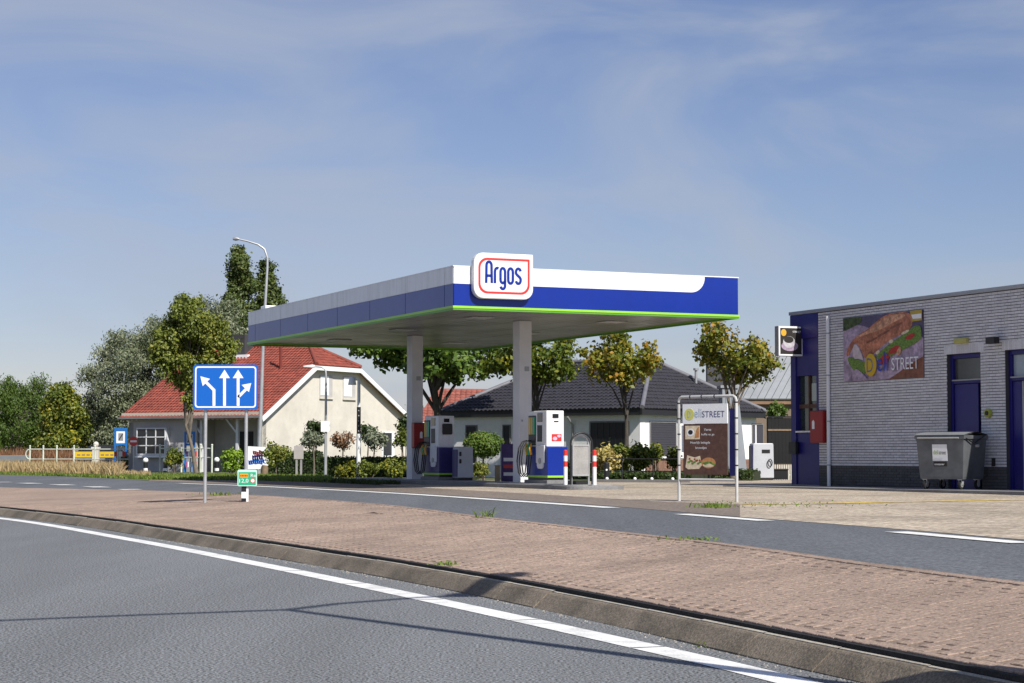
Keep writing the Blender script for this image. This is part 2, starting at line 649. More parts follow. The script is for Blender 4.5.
M_glass = mat("window_glass", (0.02, 0.024, 0.028), 0.06, var=0.1, spec=0.7)
M_glass_g = mat("window_glass_green", (0.03, 0.045, 0.042), 0.08, var=0.2, scale=2, spec=0.7)
M_wbrick = mat("painted_brick", (0.64, 0.635, 0.66), 0.75, var=0.06, fine=0.08, island=0.09, bump=0.2, stain=0.08)
M_mortar = mat("mortar_joint", (0.06, 0.06, 0.065), 0.95, var=0.1)
M_pbrick = mat("plinth_brick", (0.085, 0.085, 0.09), 0.8, var=0.1, fine=0.1, island=0.12)
M_redtile = mat("red_roof_tile", (0.235, 0.053, 0.034), 0.7, var=0.15, scale=0.8, island=0.22, fine=0.1, stain=0.12)
M_orangetile = mat("orange_roof_tile", (0.27, 0.085, 0.06), 0.75, var=0.12, island=0.18)
M_darktile = mat("slate_roof_tile", (0.022, 0.021, 0.029), 0.65, var=0.1, island=0.15)
M_bark = mat("bark_grey", (0.16, 0.135, 0.105), 0.95, var=0.25, scale=5, bump=0.6, bscale=20)
M_bark_d = mat("bark_dark", (0.07, 0.06, 0.05), 0.95, var=0.25, scale=5, bump=0.6, bscale=20)
M_wood = mat("weathered_wood", (0.24, 0.17, 0.11), 0.85, var=0.2, scale=8)
M_sign_blue = mat("traffic_sign_blue", (0.004, 0.12, 0.52), 0.35, var=0.02)
M_frame_blue = mat("frame_sign_blue", (0.008, 0.15, 0.50), 0.4, var=0.03)
M_sign_white = mat("traffic_sign_white", (0.86, 0.87, 0.88), 0.4, var=0.0)
M_sign_green = mat("marker_green", (0.02, 0.42, 0.22), 0.4, var=0.02)
M_orange = mat("marker_orange", (0.80, 0.36, 0.02), 0.45, var=0.05)
M_yellow = mat("sign_yellow", (0.70, 0.47, 0.02), 0.5, var=0.05)
M_brown = mat("board_brown", (0.10, 0.048, 0.035), 0.6, var=0.25, scale=14)
M_rail = mat("railing_paint", (0.62, 0.66, 0.56), 0.5, var=0.08, stain=0.15, sscale=3)

# ------------------------------------------------------------------ ground lines read off the photograph
def gl(px, z):
    return [G(u, v, z) for u, v in px]

K = gl([(1024, 681.8), (896, 657), (768, 632), (640, 606), (512, 582), (384, 560.5), (256, 541.6), (178, 530.2), (100, 519), (0, 508)], 0.14)
K = [V(10.2, -11, .14), V(6.0, -0.7, .14), V(4.0, 4.8, .14)] + K + [V(-15.4, 49, .14), V(-22, 59, .14), V(-31, 71, .14)]
K = resample(smooth(K, 0.2), 0.4)
for _ in range(8):
    K = [K[0]] + [(a + b * 2 + c) / 4 for a, b, c in zip(K[:-2], K[1:-1], K[2:])] + [K[-1]]
ZF = 0.40
E = gl([(1024, 582), (924, 570.8), (839, 559.5), (768, 548.6), (640, 534), (512, 520), (476, 516), (384, 504.7), (256, 495.3), (199, 492.5), (117, 489.9), (0, 487.6)], ZF)
E = [V(9.8, -11, ZF), V(7.0, -0.7, ZF), V(5.0, 6.5, ZF)] + E + [V(-18, 57, ZF), V(-25.5, 67.5, ZF), V(-35, 80, ZF)]
E = resample(smooth(E, 0.2), 0.4)
for _ in range(14):                               # iron out reading errors
    E = [E[0]] + [(a + b * 2 + c) / 4 for a, b, c in zip(E[:-2], E[1:-1], E[2:])] + [E[-1]]
LINE = gl([(1024, 543), (880, 530.3), (766, 520.7), (672, 513.2), (612, 507.8), (512, 500.8), (384, 492.6), (256, 486.2), (180, 483.3)], ZF)

def poly_obj(name, pts, m, kind='structure', parent=None):
    mb = MB()
    tri = tessellate_polygon([[Vector((p.x, p.y, 0)) for p in pts]])
    vs = [Vector(p) for p in pts]
    fs = []
    for t in tri:
        a, b, c = (vs[i] for i in t)
        fs.append(tuple(t) if (b - a).cross(c - a).z > 0 else (t[0], t[2], t[1]))
    mb.add(vs, fs)
    o = mb.build(name, m, parent)
    if kind and parent is None:
        o["kind"] = kind
    return o

# the wide ground sheet
mb = MB()
mb.poly([V(-1500, -400, -0.06), V(1500, -400, -0.06), V(1500, 2600, -0.06), V(-1500, 2600, -0.06)])
tag(mb.build("ground", M_ground), kind='structure')

# near carriageway
mb = MB()
rows = [offset(K, d, 0.0 - 0.012 * max(0, (-d - 4)) / 5) for d in (-9.3, -6.5, -4, -1.5, -0.185)]
loft(mb, rows)
near_road = tag(mb.build("near_road", M_asph), kind='structure')
mb = MB()
loft(mb, [offset(K, -12.5, 0.10), offset(K, -9.3, 0.10)])
tag(mb.build("near_pavement", M_conc), kind='structure')

# solid white edge line, laid in lengths with fine breaks
WL = gl([(800, 683), (672, 652.6), (512, 617), (384, 589.6), (256, 563.4), (128, 539), (0, 518.2)], 0.004)
WL = [V(5.0, 0.0, .004), V(3.1, 6.0, .004)] + WL + [V(-15.5, 47.3, .004), V(-22.6, 58.3, .004)]
WL = smooth(WL, 0.25)
seg = resample(WL, 0.25)
mk = tag(bpy.data.objects.new("edge_line", None), kind='structure'); COL.objects.link(mk)
i = 0
while i < len(seg) - 2:
    n = 9 if seg[i].y < 22 else 24
    part = seg[i:i + n + 1]
    if len(part) < 2:
        break
    part = [p.copy() for p in part]
    if part[0].y < 22:
        part[0] = part[0].lerp(part[1], 0.16)
    mb = MB()
    loft(mb, [offset(part, -0.12, 0.004), offset(part, 0.12, 0.004)])
    mb.build("line_segment", M_mark, mk)
    i += n

# kerb stones along the near edge of the median
kerb = tag(bpy.data.objects.new("kerb", None), kind='structure'); COL.objects.link(kerb)
ks = resample(K, 0.25)
i = 0
ki = 0
while i + 4 < len(ks):
    part = [p.copy() for p in ks[i:i + 5]]
    d = (part[1] - part[0]).normalized()
    part[0] += d * 0.0002
    part[-1] -= d * 0.0002
    dz = rng.uniform(-0.005, 0.005)
    do = rng.uniform(-0.006, 0.006)
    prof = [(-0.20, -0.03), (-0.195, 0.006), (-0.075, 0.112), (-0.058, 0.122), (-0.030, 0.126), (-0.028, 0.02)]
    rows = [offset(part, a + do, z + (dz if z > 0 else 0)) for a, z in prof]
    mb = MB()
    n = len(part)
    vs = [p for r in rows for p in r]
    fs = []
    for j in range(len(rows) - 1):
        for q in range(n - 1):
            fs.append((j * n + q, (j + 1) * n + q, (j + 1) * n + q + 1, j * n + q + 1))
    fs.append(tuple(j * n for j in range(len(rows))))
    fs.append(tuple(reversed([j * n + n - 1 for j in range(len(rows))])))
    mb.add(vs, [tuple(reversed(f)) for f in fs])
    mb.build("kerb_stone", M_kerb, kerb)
    mb = MB()
    loft(mb, [offset(part, -0.027 + do, .04), offset(part, -0.026 + do, .131 + dz), offset(part, -0.002, .136 + dz), offset(part, 0.001, .04)])
    mb.build("kerb_edge", M_kedge, kerb)
    i += 4

# the paved median: bed, dark joint, single bricks near, one field of bricks farther off
KA = np.array([(p.x, p.y) for p in resample(K, 0.06)])
EA = np.array([(p.x, p.y) for p in resample(E, 0.06)])
def dist_to(A, x, y):
    return np.sqrt(((A[:, 0] - x) ** 2 + (A[:, 1] - y) ** 2).min())
def zmed(x, y):
    a, b = dist_to(KA, x, y), dist_to(EA, x, y)
    t = a / (a + b + 1e-6)
    return 0.168 + (ZF + 0.012 - 0.168) * t + 0.0
med = tag(bpy.data.objects.new("median", None), kind='structure'); COL.objects.link(med)
bed = []
Kb = offset(K, 0.012)
# bed as a loft between the two edges (same parameter along both)
def by_param(pts, n):
    L = [0.0]
    for a, b in zip(pts[:-1], pts[1:]):
        L.append(L[-1] + (b - a).length)
    out = []
    j = 0
    for i in range(n):
        s = L[-1] * i / (n - 1)
        while j < len(L) - 2 and L[j + 1] < s:
            j += 1
        f = (s - L[j]) / max(1e-9, L[j + 1] - L[j])
        out.append(pts[j].lerp(pts[j + 1], f))
    return out
NP = 240
kb, eb = by_param(offset(K, 0.05), NP), by_param(E, NP)
rows = []
for t in [q / 12 for q in range(13)]:
    r = []
    for a, b in zip(kb, eb):
        p = a.lerp(b, t)
        p.z = zmed(p.x, p.y) - 0.0045
        r.append(p)
    rows.append(r)
mb = MB(); loft(mb, rows)
mb.build("joint_bed", M_joint_sand, med)
mb = MB()
kk = resample(K, 0.5)
loft(mb, [offset(kk, 0.004, 0.08), offset(kk, 0.0045, 0.164), offset(kk, 0.030, 0.166), offset(kk, 0.05, 0.15)])
mb.build("bitumen_joint", M_joint, med)

# region test in the median (polygon K + reversed E)
RP = [(p.x, p.y) for p in offset(K, 0.175)] + [(p.x, p.y) for p in reversed(offset(E, -0.16))]
RPX = np.array([p[0] for p in RP]); RPY = np.array([p[1] for p in RP])
def inside_many(X, Y):
    res = np.zeros(len(X), bool)
    n = len(RPX)
    j = n - 1
    for i in range(n):
        xi, yi, xj, yj = RPX[i], RPY[i], RPX[j], RPY[j]
        c = ((yi > Y) != (yj > Y))
        with np.errstate(divide='ignore', invalid='ignore'):
            t = X < (xj - xi) * (Y - yi) / (yj - yi + 1e-12) + xi
        res ^= (c & t)
        j = i
    return res
DA = 0.40                                         # bond direction, roughly square to the kerb
ax = np.array([math.cos(DA), math.sin(DA)]); ay = np.array([-math.sin(DA), math.cos(DA)])
BLn, BWd = 0.212, 0.106
ii, jj = np.meshgrid(np.arange(-130, 130), np.arange(20, 520))
uu = (ii + 0.5 * (jj % 2)) * BLn; vv = jj * BWd
bx = (uu * ax[0] + vv * ay[0]).ravel(); by = (uu * ax[1] + vv * ay[1]).ravel()
ok = (by > 4.5) & (by < 41) & (np.abs(bx) < 0.30 * by + 1.5)
bx, by = bx[ok], by[ok]
ok = inside_many(bx, by)
bx, by = bx[ok], by[ok]
ang = np.full(len(bx), DA)
ex, ey, ea = [], [], []
for line, d in ((K, 0.086), (E, -0.075)):
    pl_ = resample(offset(line, d), BLn)
    for a, b in zip(pl_[:-1], pl_[1:]):
        m_ = (a + b) / 2
        if 4.5 < m_.y < 41:
            ex.append(m_.x); ey.append(m_.y); ea.append(math.atan2(b.y - a.y, b.x - a.x))
bx = np.concatenate([bx, ex]); by = np.concatenate([by, ey]); ang = np.concatenate([ang, ea])
r_ = np.random.default_rng(5)
inview = np.abs(bx) < 0.262 * by
key = np.where(inview, by, by + 1000)
order = np.argsort(key)
bx, by, ang = bx[order], by[order], ang[order]
near_n = 300
nb = len(bx)
zz = np.array([zmed(x, y) for x, y in zip(bx, by)])
gxx = np.array([(zmed(x + .35, y) - zmed(x - .35, y)) / .7 for x, y in zip(bx, by)])
gyy = np.array([(zmed(x, y + .35) - zmed(x, y - .35)) / .7 for x, y in zip(bx, by)])
dz = r_.uniform(-0.0015, 0.0015, nb) + 0.0015 * np.sin(bx * 1.9 + by * .7) * np.sin(by * 1.3 - bx)
patch = 0.35 + 0.9 * np.clip(np.sin(bx * 1.1 + 1.0) * np.sin(by * .55 + .6) + .3, 0, 1)
tx = r_.normal(0, 0.008, nb) * patch; ty = r_.normal(0, 0.006, nb) * patch; rot = r_.normal(0, 0.012, nb)
hx, hy = BLn / 2 - 0.002, BWd / 2 - 0.0022
def brick_verts(k):
    c, s = math.cos(ang[k] + rot[k]), math.sin(ang[k] + rot[k])
    out = []
    for lvl in range(3):
        e = 0.0 if lvl < 2 else 0.003
        for sx, sy in ((-1, -1), (1, -1), (1, 1), (-1, 1)):
            lx, ly = sx * (hx - e), sy * (hy - e)
            wx_, wy_ = c * lx - s * ly, s * lx + c * ly
            z = zz[k] + dz[k] + wx_ * gxx[k] + wy_ * gyy[k] + (lx * tx[k] + ly * ty[k]) - (0.045, 0.004, 0.0)[lvl]
            out.append((bx[k] + c * lx - s * ly, by[k] + s * lx + c * ly, z))
    return out
BF = [(8, 9, 10, 11)] + [(a, (a + 1) % 4, (a + 1) % 4 + 4, a + 4) for a in range(4)] + [(a + 4, (a + 1) % 4 + 4, (a + 1) % 4 + 8, a + 8) for a in range(4)]
for k in range(min(near_n, nb)):
    mb = MB(); mb.add(brick_verts(k), BF)
    mb.build("brick", M_paver, med)
mb = MB()
for k in range(near_n, nb):
    mb.add(brick_verts(k), BF)
tag(mb.build("brick_field", M_paver, med), kind='stuff')
# farther than the single bricks
mb = MB()
rows = []
for t in (0.02, 0.15, 0.3, 0.45, 0.6, 0.75, 0.9, 0.995):
    r = []
    for a, b in zip(kb, eb):
        p = a.lerp(b, t)
        p.z = zmed(p.x, p.y) - 0.003
        r.append(p)
    rows.append(r)
idx = [i for i in range(NP) if min(rows[0][i].y, rows[-1][i].y) > 36]
loft(mb, [[r[i] for i in idx] for r in rows]) if len(idx) > 1 else None
mb.build("far_paving", M_paver, med)

# far carriageway
OUT_L = [(149, 480.8), (117, 478.6), (60, 476.2), (0, 474.6), (-60, 473.4)]
ROADE = [(1150, 551), (1024, 539.5), (900, 529), (820, 522.8), (740, 516.8), (665, 510.5), (612, 506.0), (560, 502.4), (512, 499.2), (440, 494.8), (384, 491.3), (320, 488), (256, 485), (200, 482.9)]
outer = [V(12.5, -11, ZF), V(9.2, 4, ZF)] + gl(ROADE + OUT_L, ZF) + [V(-60, 160, ZF)]
outer_s = smooth(outer, 0.6)
fr = by_param(outer_s, 220)
ei = by_param(E, 220)
mb = MB()
# match by nearest point so that the sheet does not shear
EP = smooth(E, 0.5)
rows0, rows1 = [], []
poly = [p.copy() for p in offset(E, -0.12)]
poly2 = [p.copy() for p in outer_s]
for p in poly: p.z = ZF - 0.022
for p in poly2: p.z = ZF - 0.004
poly_obj("far_road", poly[::2] + list(reversed(poly2[::2])), M_asph2)

mk2 = tag(bpy.data.objects.new("lane_marking", None), kind='structure'); COL.objects.link(mk2)
ls = smooth(LINE, 0.4)
def line_piece(u0, u1, w=0.28):
    part = [p for p in ls if u1 <= 512 + FPX * p.x / p.y <= u0]
    if len(part) < 2:
        return
    mb = MB()
    loft(mb, [offset(part, -w / 2, ZF + 0.002), offset(part, w / 2, ZF + 0.002)])
    mb.build("line_segment", M_mark, mk2)
line_piece(1200, 880); line_piece(767, 672, 0.26); line_piece(612, 170, 0.30)
dash = smooth(gl([(0, 482), (30, 483.3), (63, 484.9), (97, 487), (133, 489.6)], ZF), 0.3)
for u in (1, 31, 64, 98, 134):
    a = [p for p in dash if abs(512 + FPX * p.x / p.y - u) < 8]
    if len(a) > 2:
        mb = MB()
        loft(mb, [offset(a, -0.24, ZF + 0.002), offset(a, 0.24, ZF + 0.002)])
        mb.build("line_segment", M_mark, mk2)

# shoulder strip and forecourt, as lofts between lines read at equal picture columns
US = [1300, 1150, 1024, 900, 820, 740, 665, 612, 560, 512, 440, 384, 320, 256, 200, 149]
RV = [563, 551, 539.5, 529, 522.8, 516.8, 510.5, 506.0, 502.4, 499.2, 494.8, 491.3, 488, 485, 482.9, 480.8]
BV = [496.5, 498, 499.8, 502, 503.5, 504.4, 501.6, 498.6, 495.4, 492.6, 488.6, 485.2, 482.4, 480.6, 480.2, 479.6]
A_ = [G(u, v, ZF) for u, v in zip(US, RV)]
B_ = [G(u, v, 0.412) for u, v in zip(US, BV)]
C_ = [p + V(-0.3, 1.6, 0.008) for p in B_]
mbs, mbf = MB(), MB()
k0 = US.index(740)
loft(mbf, [A_[:k0 + 1], B_[:k0 + 1]])             # tan paving ramps up to the building on the right
loft(mbs, [A_[k0:], B_[k0:]])                     # brown shoulder on the left
kf = US.index(384)
loft(mbf, [B_[:kf + 1], C_[:kf + 1]])
M_tan = None
def paving_mat():
    m = mat("tan_paving", (0.53, 0.455, 0.36), 0.9, var=0.10, scale=0.6, fine=0.3, fscale=14, stain=0.3, sscale=0.5)
    nt = m.node_tree
    b = nt.nodes["Principled BSDF"]
    src = b.inputs["Base Color"].links[0].from_socket
    geo = nt.nodes.new("ShaderNodeNewGeometry")
    mp = nt.nodes.new("ShaderNodeMapping")
    mp.inputs["Rotation"].default_value = (0, 0, -0.42)
    nt.links.new(geo.outputs["Position"], mp.inputs[0])
    br = nt.nodes.new("ShaderNodeTexBrick")
    br.inputs["Scale"].default_value = 1.0
    br.inputs["Brick Width"].default_value = 0.21
    br.inputs["Row Height"].default_value = 0.105
    br.inputs["Mortar Size"].default_value = 0.008
    br.inputs["Color1"].default_value = (1, 1, 1, 1)
    br.inputs["Color2"].default_value = (0.70, 0.67, 0.64, 1)
    br.inputs["Mortar"].default_value = (0.42, 0.40, 0.38, 1)
    nt.links.new(mp.outputs[0], br.inputs["Vector"])
    mx = nt.nodes.new("ShaderNodeMixRGB")
    mx.blend_type = 'MULTIPLY'
    mx.inputs[0].default_value = 1
    nt.links.new(src, mx.inputs[1])
    nt.links.new(br.outputs["Color"], mx.inputs[2])
    nt.links.new(mx.outputs[0], b.inputs["Base Color"])
    return m
M_tan = paving_mat()
ramp = tag(mbf.build("forecourt_ramp", M_tan), kind='structure')
tag(mbs.build("shoulder_strip", M_strip), kind='structure')
ZC = 0.42
fc = [p.copy() for p in C_[:kf + 1]]
fc = fc + [V(-7.2, 63.5, ZC), V(-6.5, 66.0, ZC), V(0.5, 61.5, ZC), V(3.0, 60.0, ZC), V(9, 64.0, ZC), V(22, 64.0, ZC), V(45, 40, ZC), V(38, 20, ZC)]
for p in fc: p.z = ZC
poly_obj("forecourt", fc, M_tan)
# worn yellow line at the foot of the forecourt
yl = [G(u, v, 0.412) + V(0, -0.02, 0) for u, v in ((1300, 496.9), (1150, 498.4), (1024, 500.2), (900, 502.4), (820, 503.9), (745, 504.8))]
yl = smooth(yl, 0.5)
mb = MB(); loft(mb, [offset(yl, 0.0, 0.419), offset(yl, 0.20, 0.4225)])
tag(mb.build("yellow_line", M_yellow_line), kind='structure')

# lawn and gardens behind everything
lw = [V(-420, 760, .38), V(-60, 161, .38)]
lw += list(reversed([p for p in gl(OUT_L, 0.394)]))
lw += [p + V(0, 0, -0.006) for p in reversed(B_[kf:])]
lw += [V(-4.6, 60, 0.30), V(0, 55, 0.30), V(6, 52, 0.30), V(30, 52, 0.30), V(60, 60, .30), V(900, 800, .30), V(0, 2000, .30)]
poly_obj("lawn", lw, M_lawn)
# raised planting bed with a stone edge along the back of the forecourt
bedp = [(583, 62.2), (640, 61.5), (700, 61.0), (748, 60.5)]
BD = [At(u, 470, y) for u, y in bedp]

# ================================================================== petrol station
AL = math.radians(24.0)
dL = V(-math.sin(AL), math.cos(AL), 0)            # along the canopy's long side, away from the camera
dR = V(math.cos(AL), math.sin(AL), 0)             # along its short front
ZI = 0.52                                         # island top
C0 = At(453.8, 309.2, 45.5); C0.z = 0
Z0 = 4.58                                         # underside
ZT = Z0 + 0.995                                   # top of the fascia
CLN, CWD = 16.6, 7.55
def st(a, b, z=0.0):                              # station frame: a along dR, b along dL
    return Vector((C0.x, C0.y, 0)) + dR * a + dL * b + V(0, 0, z)

can = thing("petrol_station_canopy", st(3.3, 3.8, ZI), "blue, white and lime petrol station canopy on two grey columns", "canopy")
# roof deck and soffit strips
mb = MB()
mb.obox(st(0.05, 0.05, Z0 + 0.10), dR * (CWD - 0.10), dL * (CLN - 0.10), V(0, 0, 0.72))
mb.build("roof_deck", M_grey, can)
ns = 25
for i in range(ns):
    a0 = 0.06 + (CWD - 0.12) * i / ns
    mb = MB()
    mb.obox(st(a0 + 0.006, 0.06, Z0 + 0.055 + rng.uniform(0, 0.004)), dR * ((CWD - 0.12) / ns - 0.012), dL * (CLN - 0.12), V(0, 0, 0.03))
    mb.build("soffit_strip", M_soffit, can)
# round-cornered flush lamps in the soffit
mb = MB()
for a, b in ((1.9, 3.0), (1.9, 8.3), (1.9, 13.6), (5.6, 3.0), (5.6, 8.3), (5.6, 13.6)):
    mb = MB()
    mb.obox(st(a - 0.3, b - 0.3, Z0 + 0.030), dR * 0.6, dL * 0.6, V(0, 0, 0.024))
    mb.build("soffit_lamp", M_galv, can, bevel=0.006)
# fascia: panels on the long left side, one sheet on the front with its white band
FLf = frame(st(0, 0, 0), dL, -dR)                 # left face, x runs away from the camera
zw = Z0 + 0.60                                    # white/blue line
pan = [0.0, 0.55, 3.1, 5.65, 8.2, 10.75, 13.3, 15.85, CLN]
for x0, x1 in zip(pan[:-1], pan[1:]):
    mb = MB(); mb.rect(FLf, x0 + 0.012, Z0 + 0.09, x1 - 0.012, zw - 0.003, -0.03, 0.012)
    mb.build("fascia_panel", M_blue, can)
    mb = MB(); mb.rect(FLf, x0 + 0.010, zw + 0.003, x1 - 0.010, ZT, -0.03, 0.014)
    mb.build("fascia_panel", M_white, can)
FF = frame(st(0, 0, 0), dR, -dL)                  # front face
mb = MB()
we = 6.62
mb.prism(FF, [(0, zw), (we - 0.38, zw)] + [(we - 0.38 + 0.38 * math.sin(t * math.pi / 16), zw + 0.38 * (1 - math.cos(t * math.pi / 16))) for t in range(1, 9)] + [(we, ZT), (0, ZT)], -0.03, 0.016)
mb.build("fascia_panel", M_white, can)
mb = MB()
mb.prism(FF, [(0, Z0 + 0.09), (CWD, Z0 + 0.09), (CWD, ZT - 0.004), (we + 0.004, ZT - 0.004)] +
         [(we + 0.004 - 0.38 + 0.38 * math.sin(t * math.pi / 16), zw - 0.004 + 0.38 * (1 - math.cos(t * math.pi / 16))) for t in range(8, -1, -1)] + [(0, zw - 0.004)], -0.03, 0.012)
mb.build("fascia_panel", M_blue, can)
for Fr, O, d, Ln in ((FF, CWD, -dR, CLN), (None, None, None, None)):
    pass
FRt = frame(st(CWD, 0, 0), dL, dR)
mb = MB(); mb.rect(FRt, 0, Z0 + 0.09, CLN, ZT - 0.004, -0.03, 0.012); mb.build("fascia_panel", M_blue, can)
FBk = frame(st(0, CLN, 0), dR, dL)
mb = MB(); mb.rect(FBk, 0, Z0 + 0.09, CWD, ZT - 0.004, -0.03, 0.012); mb.build("fascia_panel", M_blue, can)
# lime trim: a bright lip above a green one, all round
for z0, z1, o, m in ((Z0 + 0.035, Z0 + 0.088, 0.035, M_green), (Z0 - 0.010, Z0 + 0.033, 0.024, M_green_d)):
    mb = MB()
    mb.rect(FF, -o, z0, CWD + o, z1, -0.03, o)
    mb.rect(FBk, -o, z0, CWD + o, z1, -0.03, o)
    mb.rect(FLf, 0.03, z0, CLN - 0.03, z1, -0.03, o)
    mb.rect(FRt, 0.03, z0, CLN - 0.03, z1, -0.03, o)
    mb.build("lime_trim", m, can)
mb = MB()                                         # metal coping along the top
for Fx, L in ((FF, CWD), (FBk, CWD)):
    mb.rect(Fx, -0.03, ZT, L + 0.03, ZT + 0.025, -0.12, 0.022)
for Fx, L in ((FLf, CLN), (FRt, CLN)):
    mb.rect(Fx, 0.125, ZT, L - 0.125, ZT + 0.025, -0.12, 0.022)
mb.build("coping", M_white, can)
# roof unit peeking over the far end
mb = MB()
mb.obox(st(0.30, CLN - 0.75, ZT - 0.3), dR * 0.55, dL * 0.5, V(0, 0, 0.50))
mb.build("roof_unit", M_white, can, bevel=0.02)
# columns
CA, CB = 3.25, 3.25
for (a, b) in ((CA + 0.22, 3.85), (CB, 10.85)):
    mb = MB()
    mb.obox(st(a - 0.17, b - 0.21, ZI), dR * 0.34, dL * 0.42, V(0, 0, Z0 + 0.054 - ZI))
    co = mb.build("column", M_col, can, bevel=0.012)
    mb = MB()
    mb.obox(st(a - 0.24, b - 0.28, ZI - 0.002), dR * 0.48, dL * 0.56, V(0, 0, 0.022))
    mb.build("base_plate", M_galv, co)
    f = frame(st(a - 0.17, b - 0.21, 0), dR, -dL)
    mb = MB(); mb.rect(f, 0.14, 3.35, 0.26, 3.47, 0, 0.02); mb.build("cable_box", M_grey, co)
    mb = MB(); mb.rect(f, 0.05, ZI + 1.55, 0.09, ZI + 1.6, 0, 0.02); mb.build("bolt_cover", M_grey, co)
# brand board on the front
bx0, bx1, bz0, bz1 = 0.42, 1.93, Z0 + 0.265, Z0 + 1.325
brd = MB()
brd.prism(FF, rrect(bx0, bz0, bx1, bz1, (0.24, 0.24, 0.02, 0.24)), 0.02, 0.19)
board = brd.build("brand_board", M_white, can, bevel=0.02)
mb = MB()
o1 = rrect(bx0 + 0.115, bz0 + 0.115, bx1 - 0.095, bz1 - 0.115, (0.22, 0.22, 0.004, 0.22), 8)
o2 = rrect(bx0 + 0.165, bz0 + 0.165, bx1 - 0.145, bz1 - 0.165, (0.19, 0.19, 0.004, 0.19), 8)
n1 = min(len(o1), len(o2))
for i in range(len(o1)):
    j = (i + 1) % len(o1)
    mb.prism(FF, [o1[i], o1[j], o2[j], o2[i]], 0.188, 0.195)
mb.build("border_line", M_redline, board)
# lettering: tall rounded condensed strokes
mb = MB()
bw, bh = bx1 - bx0, bz1 - bz0
def L_(x, y):                                     # board coordinates measured on the photograph (0..1)
    return (bx0 + x * bw, bz0 + y * bh)
def arc(cx, cy, rx, ry, a0, a1, n=8):
    return [L_(cx + rx * math.cos(math.radians(a0 + (a1 - a0) * k / n)), cy + ry * math.sin(math.radians(a0 + (a1 - a0) * k / n))) for k in range(n + 1)]
SW = 0.062
def st_(pts): ribbon(mb, FF, pts, SW, 0.188, 0.196)
st_([L_(.205, .34)] + arc(.252, .73, .042, .075, 180, 0) + [L_(.299, .34)])      # A
st_([L_(.21, .50), L_(.294, .50)])
st_([L_(.352, .34), L_(.352, .60)] + arc(.392, .60, .040, .075, 180, 60, 5))      # r
st_([L_(.445, .43), L_(.445, .60)] + arc(.483, .60, .038, .075, 180, 0) + [L_(.521, .30)] + arc(.483, .29, .038, .07, 0, -165))   # g
st_([L_(.445, .45)] + arc(.483, .42, .038, .070, 180, 360, 8))
st_([L_(.575, .42), L_(.575, .60)] + arc(.614, .60, .039, .075, 180, 0) + [L_(.653, .42)] + arc(.614, .42, .039, .075, 0, -180))   # o
st_(arc(.745, .61, .039, .068, 10, 180, 7) + [L_(.706, .575), L_(.72, .545), L_(.77, .485), L_(.784, .45)] + arc(.745, .415, .039, .068, 0, -170, 7))   # s
mb.build("lettering", M_blue, board)

# the island
isl = thing("pump_island", st(3.3, 4, ZC), "raised grey concrete pump island under the canopy", "pump island")
mb = MB()
mb.prism((st(0, 0, 0), dR, dL, ZAX), rrect(2.55, -0.95, 4.05, 14.6, (0.4, 0.4, 0.4, 0.4)), ZC - 0.05, ZI)
mb.build("concrete_slab", M_conc_d, isl, bevel=0.02)
mb = MB()
mb.prism((st(0, 0, 0), dR, dL, ZAX), rrect(2.75, -0.7, 3.85, 14.4, (0.3, 0.3, 0.3, 0.3)), ZI, ZI + 0.012)
mb.build("tread_surface", M_conc, isl)

